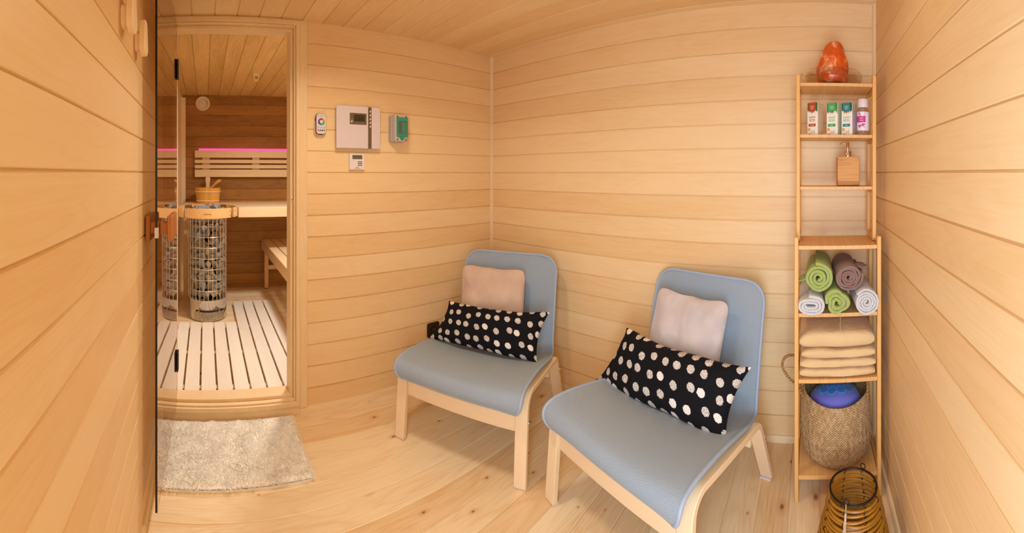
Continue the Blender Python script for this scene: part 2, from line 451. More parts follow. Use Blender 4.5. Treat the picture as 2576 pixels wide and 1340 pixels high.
gl = NT('tinted glass')
gl.col(lin('e4c9a6')); gl.set(rough=0.0, trans=1.0, ior=1.5)
leaf_ang = math.atan(0.0333)
leaf = empty('door_leaf', (-0.155 + ox, -0.015, 0), leaf_ang * -1 + 0, parent=door)
leaf['label'] = 'frameless glass leaf standing open'
GZ0, GZ1, GW, GT = 0.09, 2.12, 0.665, 0.008
# leaf runs along local -y from the hinge
edge_m = plain('dark glass edge', '120c09', 0.25)
me = bmesh.new()
m = MB(); m.box(-GT / 2, GT / 2, -GW, 0, GZ0, GZ1)
go = m.build('glass_panel', [gl.m, edge_m], leaf, smooth=False)
for p in go.data.polygons:
    if abs(p.normal.x) < 0.5: p.material_index = 1
for hz in (1.876, 0.328):
    m = MB(); m.box(-0.016, -0.0045, -0.03, 0.012, hz - 0.052, hz + 0.052); m.box(0.0045, 0.014, -0.03, 0.012, hz - 0.052, hz + 0.052)
    m.box(-0.0042, 0.0042, 0.0005, 0.012, hz - 0.052, hz + 0.052)
    m.build('hinge', M_black, leaf, bevel=0.003)
for sx in (1, -1):
    m = MB()
    pr = [(-0.615, 1.067), (-0.44, 1.067), (-0.432, 1.075), (-0.432, 1.155), (-0.44, 1.163), (-0.615, 1.163)]
    a, b = sorted((sx * 0.033, sx * 0.050)); m.prism(pr, a, b, 'x')
    a, b = sorted((sx * 0.0045, sx * 0.033)); m.box(a, b, -0.605, -0.56, 1.095, 1.138)
    m.build('pull_handle', M_handle, leaf, bevel=0.002)
m = MB(); m.box(-0.006, 0.006, -GW - 0.003, -GW - 0.0003, 1.088, 1.126); m.box(0.0042, 0.006, -GW, -GW + 0.02, 1.088, 1.126); m.box(-0.006, -0.0042, -GW, -GW + 0.02, 1.088, 1.126)
m.build('magnet_plate', M_white, leaf, bevel=0.0008)

# ------------------------------------------------------------------ lamps
lamp_m = NT('lamp opal'); lamp_m.col(lin('fff0d8')); lamp_m.b.inputs['Emission Color'].default_value = lin('ffe2b8'); lamp_m.set(em=1.5)
def lamp(name, x, y, z, e, colr, label, cat, r=0.11):
    t = empty(name, (x, y, z), label=label, cat=cat)
    m = MB(); m.lathe([(0, 0), (r, 0), (r, -0.02), (r - 0.008, -0.022), (0, -0.022)], 40); m.build('lamp_base', M_opal, t)
    m = MB(); m.lathe([(r - 0.01, -0.0225), (r - 0.015, -0.035), (r * 0.6, -0.042), (0, -0.044)], 40); m.build('lamp_shade', lamp_m.m, t)
    area('lamp_light', (0, 0, -0.05), (0, 0, 0), 2 * r, 0, e, colr, 'DISK', t, 150)
lamp('ceiling_lamp', 0.62, 1.26, ZC - 0.0005, 11.0, (1.0, 0.87, 0.69), 'round opal ceiling lamp over the open floor before the armchairs', 'lamp')
lamp('ceiling_lamp.001', 0.95, 0.05, ZC - 0.0005, 1.0, (1.0, 0.90, 0.74), 'round opal ceiling lamp by the front wall opposite the shelf', 'lamp')
lamp('sauna_lamp', 0.75, 2.75, SZ1 - 0.0005, 29.0, (1.0, 0.96, 0.90), 'round opal lamp on the sauna ceiling near the door', 'lamp', 0.1)

# ------------------------------------------------------------------ sauna furniture
# upper bench
t = empty('upper_bench', (0, 4.0, SZ0), label='long pale upper bench along the sauna back wall behind the stove', cat='bench')
zt = 1.003 - SZ0
def slat(x0, x1, y0, y1, z0, z1, nm, mt, par, bv=0.004):
    m = MB(); m.box(x0, x1, y0, y1, z0, z1); return m.build(nm, mt, par, bevel=bv)
for i, (y0, y1, x0) in enumerate(((0.285, 0.395, XL + 0.005), (0.165, 0.275, XL + 0.005), (0.045, 0.155, XL + 0.005), (-0.075, 0.035, XL + 0.005), (-0.175, -0.085, 0.312), (-0.265, -0.185, 0.312), (-0.354, -0.275, 0.312))):
    slat(x0, SX1 - 0.005, y0, y1, zt - 0.026, zt, 'seat_slat', M_benchx, t)
slat(0.312, SX1 - 0.005, -0.38, -0.3545, zt - 0.095, zt, 'front_rail', M_benchx, t)
slat(0.312, 0.340, -0.354, -0.08, zt - 0.095, zt - 0.0265, 'side_rail', M_benchy, t)
slat(XL + 0.005, 0.3595, -0.075, -0.05, zt - 0.095, zt - 0.0265, 'front_rail', M_benchx, t)
for x in (XL + 0.005, 0.95, SX1 - 0.05):
    slat(x, x + 0.045, 0.0, 0.395, zt - 0.095, zt - 0.0265, 'support', M_benchy, t)
slat(XL + 0.006, XL + 0.10, 0.0, 0.02, 0.0, zt - 0.096, 'end_post', M_benchz, t, 0.002)
slat(XL + 0.006, XL + 0.045, -0.03, -0.001, 0.0, zt - 0.096, 'end_post', M_benchz, t, 0.002)
# lower bench along the right side
t = empty('lower_bench', (1.0, 3.5, SZ0), label='low slatted bench on square legs at the right side of the sauna', cat='bench')
zt = 0.573 - SZ0; bx = 0.640 - 1.0; y0, y1 = 2.55 - 3.5, 4.37 - 3.5
for k in range(5):
    slat(bx + 0.002 + k * 0.1, bx + 0.092 + k * 0.1, y0, y1, zt - 0.026, zt, 'seat_slat', M_benchy, t, 0.006)
slat(bx + 0.001, bx + 0.028, y0, y1, zt - 0.11, zt - 0.0265, 'side_rail', M_benchy, t, 0.006)
slat(bx + 0.46, bx + 0.487, y0, y1, zt - 0.11, zt - 0.0265, 'side_rail', M_benchy, t, 0.006)
for yy in (y0 + 0.05, y1 - 0.062):
    for xx in (bx + 0.03, bx + 0.415):
        m = MB(); m.box(xx, xx + 0.044, yy, yy + 0.044, 0.006, zt - 0.027); lg = m.build('leg', M_benchz, t, bevel=0.003)
        m = MB(); m.box(xx + 0.004, xx + 0.04, yy + 0.004, yy + 0.04, 0, 0.006); m.build('foot_pad', M_black, lg)
    slat(bx + 0.0745, bx + 0.4145, yy + 0.01, yy + 0.034, 0.215, 0.262, 'stretcher', M_benchx, t, 0.002)
# backrest
t = empty('slatted_backboard', (0.6, SY - 0.002, 1.4), label='pale slatted wooden backrest fixed to the sauna back wall above the upper bench', cat='backrest')
for z0, z1 in ((1.501, 1.583), (1.4385, 1.478), (1.3795, 1.4205), (1.283, 1.3675)):
    slat(-0.117 - 0.6, 1.90 - 0.6, -0.062, -0.040, z0 - 1.4, z1 - 1.4, 'slat', M_benchx, t, 0.003)
for x in (0.010, 0.577, 1.144, 1.70):
    slat(x - 0.042 - 0.6, x + 0.042 - 0.6, -0.0395, -0.012, -0.117, 0.18, 'batten', M_benchz, t, 0.001)
led = NT('pink led'); led.col(lin('ff50d0')); led.b.inputs['Emission Color'].default_value = (1.0, 0.07, 0.42, 1); led.set(em=1.7)
m = MB(); m.box(-0.073, 1.88, SY - 0.030, SY - 0.012, 1.585, 1.605); o = m.build('led_strip', led.m, bevel=0.003)
finish(o, None, 'glowing pink light strip along the top of the sauna backrest', 'light strip')
for i, (zz, e) in enumerate(((1.45, 1.0),)):
    pass
# duckboard on the sauna floor
t = empty('duckboard', (0.2, 2.9, SZ0), label='pale slatted duckboard lying on the sauna floor inside the door', cat='duckboard')
for k in range(-3, 6):
    x0 = 0.07 + k * 0.0985 + 0.006; ye = 3.27 if x0 < 0.21 else 3.80
    if k >= 7: continue
    slat(x0 - 0.2, x0 + 0.0865 - 0.2, 2.20 - 2.9, ye - 2.9, 0.022, 0.044, 'slat', M_slaty, t, 0.002)
for yy, xa, xb in ((2.30, -0.21, 0.65), (2.75, -0.21, 0.65), (3.2, -0.21, 0.65), (3.72, 0.29, 0.65)):
    slat(xa - 0.2, xb - 0.2, yy - 2.9, yy + 0.04 - 2.9, 0.0, 0.0215, 'batten', M_benchx, t, 0.001)

# ------------------------------------------------------------------ sauna stove with stones
HX, HY, HR = 0.020, 3.545, 0.176
t = empty('sauna_stove', (HX, HY, SZ0), label='round steel cage sauna stove filled with grey stones', cat='stove')
m = MB(); m.lathe([(0, 0.004), (HR - 0.006, 0.004), (HR - 0.002, 0.008), (HR, 0.012), (HR, 0.188), (HR - 0.004, 0.190), (0, 0.190)], 64); m.build('drum', M_steel, t)
lab = NT('printed plate'); ob = lab.coord(); v = lab.n('ShaderNodeTexVoronoi', feature='DISTANCE_TO_EDGE'); v.inputs['Scale'].default_value = 62; lab.l(ob, v.inputs['Vector'])
lab.col(lab.ramp(v.outputs['Distance'], [(0.0, lin('8c8478')), (0.05, lin('a49c90')), (0.08, lin('c4bcb0'))])); lab.set(rough=0.3, metal=0.6)
def arcplate(mb, r, a0, a1, z0, z1, th=0.0012, n=20, poly=None):
    mb.lathe([(r, z0), (r + th, z0), (r + th, z1), (r, z1), (r, z0)], n, None, a0, a1)
m = MB(); arcplate(m, HR + 0.0004, -pi / 2 - 0.72, -pi / 2 + 0.98, 0.012, 0.085); m.build('info_plate', lab.m, t, label='grey printed instruction plate')
m = MB(); arcplate(m, HR + 0.0004, -pi / 2 - 0.62, -pi / 2 + 0.92, 0.090, 0.102, 0.003); m.build('handle_band', M_black, t, label='black curved band with two screws')
for a in (-pi / 2 - 0.43, -pi / 2 + 0.62):
    m = MB(); m.ico((( HR + 0.005) * cos(a), (HR + 0.005) * sin(a), 0.096), (0.006, 0.006, 0.006), 2); m.build('screw', M_screw, t)
m = MB()
for k in range(28):
    a = -pi / 2 + 2 * pi * k / 28 + 0.05
    m.tube([((HR - 0.003) * cos(a), (HR - 0.003) * sin(a), 0.188), ((HR - 0.003) * cos(a), (HR - 0.003) * sin(a), 0.94)], 0.0034, 6)
m.build('vertical_wires', M_wire, t)
m = MB()
for k in range(8):
    z = 0.27 + k * 0.0945
    m.tube([((HR - 0.0005) * cos(2 * pi * j / 48), (HR - 0.0005) * sin(2 * pi * j / 48), z) for j in range(48)], 0.0034, 6, True)
m.build('cage_rings', M_wire, t)
m = MB(); m.lathe([(0, 0.191), (0.062, 0.191), (0.062, 0.90), (0, 0.90)], 24); m.build('heating_core', plain('stove core', '1c1917', 0.7), t)
# wooden guard ring in four curved boards with steel joints
GR = 0.277
M_guard = wood('guard rail wood', 'eabd80', 'd49c58', 'x', 'z', grain=0.6, cath=0.5)
for a0, a1 in ((-pi / 2 - 0.72, -pi / 2 + 0.84), (-pi / 2 + 1.0, -pi / 2 + 2.45), (-pi / 2 + 2.62, -pi / 2 + 3.85), (-pi / 2 + 4.0, -pi / 2 + 5.40)):
    m = MB(); n = 24
    for s0 in range(1):
        rings = []
        for k in range(n + 1):
            a = a0 + (a1 - a0) * k / n
            rings.append([m.bm.verts.new((r * cos(a), r * sin(a), z)) for r, z in ((GR, 0.918), (GR, 1.003), (GR - 0.012, 1.003), (GR - 0.012, 0.918))])
        for A, B in zip(rings, rings[1:]):
            for k in range(4): m.bm.faces.new((A[k], A[(k + 1) % 4], B[(k + 1) % 4], B[k]))
        m.bm.faces.new(rings[0]); m.bm.faces.new(rings[-1][::-1])
    b = m.build('guard_board', M_guard, t, bevel=0.002)
    for a in (a0 + 0.05, a1 - 0.05):
        for z in (0.942, 0.98):
            m = MB(); m.ico(((GR + 0.001) * cos(a), (GR + 0.001) * sin(a), z), (0.0062, 0.0062, 0.0062), 2); m.build('screw', M_screw, b)
for a in (-pi / 2 - 0.80, -pi / 2 + 0.92, -pi / 2 + 2.535, -pi / 2 + 3.925):
    m = MB(); m.box(GR - 0.019, GR - 0.0125, -0.045, 0.045, 0.92, 1.0, Matrix.Rotation(a, 4, 'Z')); m.box(HR, GR - 0.0195, -0.012, 0.012, 0.94, 0.95, Matrix.Rotation(a, 4, 'Z')); m.build('joint_bracket', M_steel, t)
text('brand_text', 'HARVIA', 0.016, plain('burnt wood ink', '8a5a28', 0.7), t, (0.0, -GR - 0.0004, 0.955), (pi / 2, 0, 0), 0.0004, sx=1.25)
m = MB(); m.lathe([(HR - 0.008, 0.90), (HR + 0.004, 0.985), (HR + 0.002, 0.985), (HR - 0.010, 0.90)], 48); m.build('steel_collar', M_steel, t)

stm = NT('olivine stone'); oc = stm.n('ShaderNodeObjectInfo'); cc_ = stm.coord(); va = stm.n('ShaderNodeVectorMath', operation='ADD'); stm.l(cc_, va.inputs[0]); stm.l(oc.outputs['Location'], va.inputs[1])
f1 = stm.noise(va.outputs[0], 14, 4, 0.6); f2 = stm.noise(va.outputs[0], 220, 2, 0.6)
cA = stm.ramp(f1, [(0.3, lin('5a5045')), (0.5, lin('8a7e6e')), (0.62, lin('a59a88')), (0.75, lin('b8a98e'))])
cA = stm.mix(stm.math('MULTIPLY', oc.outputs['Random'], 0.6), cA, lin('8f9aa8'))
stm.col(stm.mix(stm.ramp(f2, [(0.6, (0, 0, 0)), (0.7, (0.55, 0.55, 0.55))]), cA, lin('d8d2c4'))); stm.set(rough=0.75); stm.bump(f2, 0.4, 0.002)
random.seed(21)
stone_meshes = []
for s in range(9):
    planes = []
    for k in range(11):
        nrm = Vector((random.gauss(0, 1), random.gauss(0, 1), random.gauss(0, 1))).normalized(); planes.append((nrm, random.uniform(0.42, 0.74)))
    def cut(p, planes=planes):
        for nrm, d in planes:
            e = p.dot(nrm) - d
            if e > 0: p = p - nrm * e
        return p + Vector((noise.noise(p * 3), noise.noise(p * 3 + Vector((5, 0, 0))), noise.noise(p * 3 + Vector((0, 7, 0))))) * 0.035
    m = MB(); m.ico((0, 0, 0), (0.054, 0.046, 0.062), 4, cut)
    o = m.build('stove_stone', stm.m, ang=18)
    o['label'] = 'rough grey stove stone heaped in the steel cage'; o['category'] = 'stone'; o['group'] = 'stones in the stove'
    stone_meshes.append(o)
cnt = 0
def stone(x, y, z, sc=1.0, lab=None):
    global cnt
    src = stone_meshes[cnt % 9]
    o = src if cnt < 9 else src.copy()
    if cnt >= 9: C.objects.link(o)
    cnt += 1
    o.location = (HX + x, HY + y, SZ0 + z)
    sc *= 0.9
    o.rotation_euler = (random.uniform(-0.9, 0.9), random.uniform(-0.9, 0.9), random.uniform(0, 6.28)); o.scale = (sc * random.uniform(0.85, 1.1), sc * random.uniform(0.85, 1.1), sc * random.uniform(0.85, 1.15))
    if lab: o['label'] = lab; o['group'] = 'stones on top of the stove'
for row in range(11):
    z = 0.235 + row * 0.0655
    for k in range(12):
        a = 2 * pi * (k + 0.5 * (row % 2)) / 12 + random.uniform(-0.08, 0.08)
        r = HR - 0.054 + random.uniform(-0.006, 0.008)
        stone(r * cos(a), r * sin(a), z + random.uniform(-0.01, 0.01), random.uniform(0.95, 1.12))
for r, n, z in ((0.125, 10, 0.955), (0.06, 6, 0.960), (0.0, 1, 0.97), (0.10, 7, 0.985)):
    for k in range(n):
        a = 2 * pi * k / max(n, 1) + random.uniform(-0.2, 0.2)
        stone(r * cos(a), r * sin(a), z + random.uniform(-0.008, 0.008), random.uniform(0.85, 1.05), 'bluish grey stone heaped above the guard rail on top of the stove')

# bucket and ladles on the upper bench
BX, BY, BZ = 0.030, 4.165, 1.0035
t = empty('sauna_bucket', (BX, BY, BZ), label='round wooden sauna bucket standing on the upper bench behind the stove', cat='bucket')
prof = [(0, 0.0), (0.118, 0.0), (0.137, 0.165), (0.125, 0.165), (0.108, 0.012), (0, 0.012)]
m = MB(); m.lathe(prof, 36)
bucket_w = wood('bucket staves', 'efb558', 'cf8e38', 'z', 'x', 0.03, 0.0, grain=0.8)
m.build('staves', bucket_w, t, ang=25)
for z, r in ((0.030, 0.1225), (0.125, 0.1335)):
    m = MB(); m.lathe([(r - 0.006, z - 0.007), (r + 0.004, z - 0.006), (r + 0.008, z), (r + 0.004, z + 0.006), (r - 0.006, z + 0.007)], 36); m.build('hoop', plain('pale plastic hoop', 'efd9ae', 0.4), t)
m = MB()
pr = [(-0.034, 0.13), (0.034, 0.13), (0.024, 0.165), (0.019, 0.20), (0.024, 0.232), (0.028, 0.256), (0.024, 0.274), (0.012, 0.285), (-0.012, 0.285), (-0.024, 0.274), (-0.028, 0.256), (-0.024, 0.232), (-0.019, 0.20), (-0.024, 0.165)]
m.prism(pr, 0.108, 0.122, 'y'); m.build('grip_stave', M_birchu, t, bevel=0.003)
t = empty('ladle', (BX, BY, BZ + 0.05), label='amber wooden ladle leaning in the sauna bucket', cat='ladle')
m = MB(); m.tube([(-0.04, -0.01, 0.03), (0.02, -0.015, 0.10), (0.075, -0.02, 0.155), (0.115, -0.02, 0.19), (0.14, -0.02, 0.198)], [0.011, 0.011, 0.013, 0.018, 0.011], 10); m.build('handle', M_bucket, t)
m = MB(); m.lathe([(0, 0), (0.03, 0.004), (0.038, 0.03), (0.034, 0.03), (0.027, 0.008), (0, 0.005)], 20, Matrix.Translation((-0.05, -0.01, -0.01))); m.build('bowl', M_bucket, t)

# thermometer and air sensor
t = empty('thermometer', (0.0140 - 0.0415 + 0.0, SY - 0.0005, 2.119), label='round sauna thermometer in a pale wooden rim on the back wall', cat='thermometer')
R90 = Matrix.Rotation(pi / 2, 4, 'X')
m = MB(); m.lathe([(0.058, 0.0), (0.083, 0.0), (0.085, 0.010), (0.080, 0.024), (0.070, 0.028), (0.060, 0.022), (0.058, 0.012)], 48, R90); m.build('wooden_rim', M_birchu, t)
m = MB(); m.lathe([(0, 0.0), (0.0578, 0.0), (0.0578, 0.010), (0, 0.010)], 40, R90); dial = m.build('dial', plain('dial white', 'e9e2d6', 0.4), t)
m = MB()
for k in range(29):
    a = radians(220 - k * 260 / 28); L = 0.046 if k % 2 else 0.043
    m.box(L, 0.052, -0.0006, 0.0006, 0.0102, 0.0108, R90 @ Matrix.Rotation(a, 4, 'Z'))
m.build('scale_marks', M_ink, dial)
m = MB(); arcp = [(0.053 * cos(a), 0.053 * sin(a)) for a in [radians(42 - 5 * k) for k in range(9)]] + [(0.047 * cos(a), 0.047 * sin(a)) for a in [radians(2 + 5 * k) for k in range(9)]]
red = plain('red print', 'c23a26', 0.5)
m.prism(arcp, 0.0102, 0.0110, 'z', R90); m.build('red_sector', red, dial)
m = MB(); m.box(-0.002, 0.043, -0.0009, 0.0009, 0.0112, 0.0120, R90 @ Matrix.Rotation(radians(132), 4, 'Z')); m.lathe([(0, 0.0102), (0.004, 0.0102), (0.004, 0.013), (0, 0.013)], 12, R90); m.build('needle', red, t)
for i, sgn in enumerate(range(0, 15, 1)):
    a = radians(220 - i * 260 / 14)
    text('dial_number', str(i * 10), 0.0085, M_ink, dial, (0.037 * cos(a), -0.0104, 0.037 * sin(a)), (pi / 2, 0, 0), 0.0002)
t = empty('ceiling_sensor', (0.452, 3.41, SZ1), label='small cream vented temperature sensor hanging from the sauna ceiling', cat='sensor')
crm = plain('cream plastic', 'e8cf98', 0.45)
m = MB()
def fr(w0, d0, z0, w1, d1, z1, m):
    b = m.q([(-w0, -d0, z0), (w0, -d0, z0), (w0, d0, z0), (-w0, d0, z0), (-w1, -d1, z1), (w1, -d1, z1), (w1, d1, z1), (-w1, d1, z1)])
    for f in ((0, 3, 2, 1), (4, 5, 6, 7), (0, 1, 5, 4), (1, 2, 6, 5), (2, 3, 7, 6), (3, 0, 4, 7)): m.bm.faces.new([b[i] for i in f])
fr(0.019, 0.016, -0.066, 0.026, 0.022, -0.008, m); m.box(-0.028, 0.028, -0.024, 0.024, -0.0085, 0); m.build('housing', crm, t, bevel=0.002)
for k in range(4):
    m = MB(); x = -0.011 + k * 0.0072; m.box(x, x + 0.003, -0.0225, -0.0165, -0.055, -0.030); m.build('vent_slot', M_olive, t)

# ------------------------------------------------------------------ coat hooks on the left wall
hk = wood('hook birch', 'f3d9b2', 'e0ba86', 'z', 'x', grain=0.4, cath=0.4)
def hook(y, lab):
    t = empty('coat_hook', (XL, y, 1.757), label=lab, cat='coat hook', group='wooden hooks on the left wall')
    m = MB(); m.prism(rrect(0.045, 0.066, 0.020, 5), 0.0003, 0.017, 'x'); m.build('wall_block', hk, t, bevel=0.002)
    pr = [(0.036 * cos(radians(a)), 0.036 * sin(radians(a)) - 0.012) for a in range(180, 361, 12)] + [(0.028, 0.030), (0.019, 0.062), (0.014, 0.067), (-0.014, 0.067), (-0.019, 0.062), (-0.028, 0.030)]
    m = MB(); m.prism(pr, 0.0172, 0.038, 'x'); m.build('peg', hk, t, bevel=0.003)
hook(1.253, 'pale wooden coat hook on the left wall, nearer the glass door')
hook(1.046, 'pale wooden coat hook on the left wall, cut by the top edge')

# ------------------------------------------------------------------ devices on the back wall
YW = YB - 0.0008
t = empty('light_remote', (0.633, YW, 1.598), label='white remote with a rainbow colour wheel in a holder on the back wall', cat='remote control')
m = MB(); m.prism(rrect(0.068, 0.082, 0.014, 5, 0, -0.019), -0.016, 0, 'y'); m.build('holder', M_white, t, bevel=0.002)
m = MB(); m.prism(rrect(0.060, 0.115, 0.016, 6), -0.026, -0.0165, 'y'); m.build('body_shell', plain('remote back shell', '3a2a20', 0.4), t, bevel=0.002)
m = MB(); m.prism(rrect(0.055, 0.111, 0.014, 6), -0.030, -0.0265, 'y'); m.build('face_plate', M_white, t, bevel=0.001)
hue = NT('colour wheel'); s = hue.sep(hue.coord()); an = hue.math('ARCTAN2', s[0], s[2]); hs = hue.n('ShaderNodeCombineColor', mode='HSV')
hue.l(hue.math('FRACT', hue.math('DIVIDE', an, 2 * pi)), hs.inputs[0]); hs.inputs[1].default_value = 0.96; hs.inputs[2].default_value = 0.42; hue.col(hs.outputs[0]); hue.set(rough=0.4)
m = MB(); m.ringprism(circ(0.0195, 40), circ(0.0095, 40), -0.0008, 0, 'y'); o = m.build('colour_wheel', hue.m, t); o.location = (0.001, -0.0301, 0.012)
gb = plain('grey button', 'a79f9b', 0.5)
for x, z in ((-0.017, 0.043), (0, 0.043), (0.017, 0.043), (-0.017, -0.020), (0, -0.020), (0.017, -0.020)):
    m = MB(); m.ringprism(circ(0.0045, 16, x, z), circ(0.0034, 16, x, z), -0.0309, -0.0301, 'y'); m.prism(circ(0.0014, 8, x, z), -0.0309, -0.0301, 'y'); m.build('button', gb, t)
for i, (x, cx) in enumerate(((-0.017, 'd23022'), (-0.0055, '1d7a2a'), (0.0055, '2a2f9a'), (0.017, '6a6266'))):
    m = MB(); m.prism(circ(0.0042, 16, x, -0.036), -0.0312, -0.0301, 'y'); m.build('colour_button', plain('button ' + cx, cx, 0.4), t)
m = MB(); m.box(-0.012, 0.012, -0.0172, -0.016, -0.0595, -0.0565); m.build('holder_slot', M_black, t)

t = empty('sauna_control_panel', (0.857, YW, 1.587), label='large square white sauna control panel with brown stripe on the back wall', cat='control panel')
m = MB(); m.box(-0.125, 0.125, -0.020, 0, -0.108, 0.108); m.build('back_box', M_grey, t, bevel=0.002)
pw = plain('panel white', 'dccfd2', 0.35)
m = MB(); m.box(-0.136, 0.059, -0.034, -0.0205, -0.120, 0.120); m.build('cover', pw, t, bevel=0.0015)
m = MB(); m.box(0.0595, 0.0805, -0.0325, -0.0205, -0.120, 0.120); m.build('stripe', M_olive, t)
m = MB(); m.box(0.081, 0.136, -0.034, -0.0205, -0.120, 0.120); m.build('side_cover', pw, t, bevel=0.0015)
m = MB(); m.box(-0.056, 0.048, -0.0352, -0.0342, 0.016, 0.081); dp = m.build('display_plate', M_olive, t)
m = MB(); m.box(-0.031, 0.037, -0.0362, -0.0353, 0.034, 0.0715); m.build('display', M_dark, dp)
text('display_digits', '16:45', 0.019, plain('lcd ink', '1d1c10', 0.4), dp, (0.004, -0.0363, 0.048), (pi / 2, 0, 0), 0.0002)
m = MB()
for k in range(3): m.tube([(-0.048 + k * 0.004, -0.0356, 0.024), (-0.050 + k * 0.004, -0.0356, 0.030), (-0.046 + k * 0.004, -0.0356, 0.036), (-0.048 + k * 0.004, -0.0356, 0.041)], 0.0008, 5)
m.build('steam_mark', M_opal, dp)
for k in range(5):
    z = 0.095 - k * 0.0218
    m = MB(); m.prism(rrect(0.0065, 0.011, 0.003, 3, 0.0725, z), -0.0348, -0.0326, 'y'); m.build('button', M_opal, t)
    m = MB(); m.prism(circ(0.0028, 10, 0.0645, z + 0.006), -0.0330, -0.0326, 'y'); m.build('button_icon', M_ink, t)
text('stripe_text', 'eos', 0.010, M_ink, t, (0.070, -0.0327, -0.096), (pi / 2, 0, 0), 0.0002)

t = empty('thermostat', (0.8535, YW, 1.392), label='small white room thermostat below the large control panel', cat='thermostat')
m = MB(); m.box(-0.0465, 0.0465, -0.018, 0, -0.0465, 0.0465); m.build('housing', plain('thermostat white', 'e6dedd', 0.4), t, bevel=0.0015)
m = MB(); m.box(-0.030, 0.031, -0.0192, -0.0182, 0.014, 0.037); m.build('display', plain('lcd', '6b614c', 0.25), t)
for r in range(3):
    m = MB()
    for a in (0.004, 0.018): m.box(a, a + 0.012, -0.0195, -0.0182, -0.0035 - r * 0.010, 0.0008 - r * 0.010)
    m.build('key_row', M_ink, t)
m = MB(); m.prism(circ(0.0018, 10, 0.037, 0.023), -0.0190, -0.0182, 'y'); m.build('indicator', gb, t)
m = MB()
for a, b, z in ((-0.009, 0.007, -0.0335), (-0.006, 0.004, -0.0365)): m.box(a, b, -0.0186, -0.0182, z - 0.0007, z + 0.0007)
m.build('maker_mark', M_ink, t)
m = MB(); m.box(-0.020, 0.020, -0.0186, -0.0182, -0.0415, -0.0405); m.build('fine_print', M_ink, t)

t = empty('breaker_box', (1.110, YW, 1.590), label='grey breaker box with green window on the back wall', cat='fuse box')
m = MB(); m.prism(rrect(0.092, 0.160, 0.010, 4), -0.038, 0, 'y'); m.build('base', M_grey, t, bevel=0.003)
m = MB(); m.prism(rrect(0.080, 0.158, 0.010, 4), -0.082, -0.0385, 'y'); m.build('cover', plain('light grey plastic', 'c8bfb8', 0.4), t, bevel=0.005)
grn = NT('green window'); grn.col(lin('37a88c')); grn.set(rough=0.1, trans=0.3, coat=0.3)
m = MB(); m.ringprism(rrect(0.074, 0.114, 0.006, 3, 0.001, 0.006), rrect(0.054, 0.074, 0.005, 3, 0.001, 0.003), -0.094, -0.0825, 'y'); m.build('window_frame', grn.m, t, bevel=0.002, label='green translucent hinged window')
ws = NT('clear window'); ws.col(lin('9fd6c4')); ws.set(rough=0.05, trans=0.85)
m = MB(); m.box(-0.026, 0.028, -0.0900, -0.0885, -0.034, 0.040); m.build('window_pane', ws.m, t)
m = MB(); m.box(-0.024, 0.0, -0.0875, -0.083, -0.028, 0.034); m.build('dark_slot', M_dark, t)
m = MB(); m.box(0.0005, 0.026, -0.0875, -0.083, -0.030, 0.036); m.box(0.006, 0.018, -0.0884, -0.0876, -0.012, 0.006); m.build('breaker_switch', M_white, t)
m = MB(); m.lathe([(0, 0), (0.011, 0), (0.013, 0.006), (0.010, 0.014), (0, 0.016)], 20, Matrix.Translation((0.001, -0.083, -0.058)) @ R90); m.build('latch_knob', grn.m, t)
for x, z in ((-0.029, 0.068), (0.030, 0.068), (-0.029, -0.068), (0.030, -0.068)):
    m = MB(); m.lathe([(0, 0), (0.0045, 0), (0.004, 0.0025), (0, 0.003)], 12, Matrix.Translation((x, -0.0822, z)) @ R90); m.build('screw', M_ink, t)

t = empty('wall_socket', (1.386, YW, 0.318), label='dark brown wall socket low on the back wall behind the armchair', cat='socket')
m = MB(); m.prism(rrect(0.092, 0.092, 0.014, 5), -0.010, 0, 'y'); m.prism(rrect(0.078, 0.078, 0.009, 4), -0.013, -0.0101, 'y'); m.build('frame', M_darkbrown, t, bevel=0.003)
m = MB(); m.ringprism(circ(0.024, 28), circ(0.020, 28), -0.018, -0.0131, 'y'); m.lathe([(0, 0.0131), (0.0198, 0.0131), (0.0198, 0.0135), (0, 0.0135)], 24, R90); m.build('outlet', M_black, t)
for x in (-0.009, 0.009):
    m = MB(); m.lathe([(0, 0.0136), (0.0025, 0.0136), (0.0025, 0.0145), (0, 0.0145)], 10, Matrix.Translation((x, 0, 0.004)) @ R90); m.build('contact', M_screw, t)

# ------------------------------------------------------------------ armchairs
mesh_f = NT('grey mesh fabric'); uv = mesh_f.sep(mesh_f.coord('UV'))
sx_ = mesh_f.math('SINE', mesh_f.math('MULTIPLY', uv[0], 2 * pi * 84)); sy_ = mesh_f.math('SINE', mesh_f.math('MULTIPLY', uv[1], 2 * pi * 190))
hole = mesh_f.math('MULTIPLY', sx_, sy_)
hm = mesh_f.ramp(hole, [(0.30, (0, 0, 0)), (0.55, (1, 1, 1))])
mesh_f.col(mesh_f.mix(hm, lin('a0b2c2'), lin('65788a'))); mesh_f.set(rough=0.55, sheen=0.15); mesh_f.bump(hole, 0.4, 0.0008)
tb = mesh_f.n('ShaderNodeBsdfTransparent'); mxs = mesh_f.n('ShaderNodeMixShader')
mesh_f.l(mesh_f.math('MULTIPLY', mesh_f.sep(hm)[0], 0.22), mxs.inputs[0]); mesh_f.l(mesh_f.b.outputs[0], mxs.inputs[1]); mesh_f.l(tb.outputs[0], mxs.inputs[2]); mesh_f.l(mxs.outputs[0], mesh_f.out.inputs[0])
M_rim = plain('grey rim piping', '9fb0c6', 0.6)

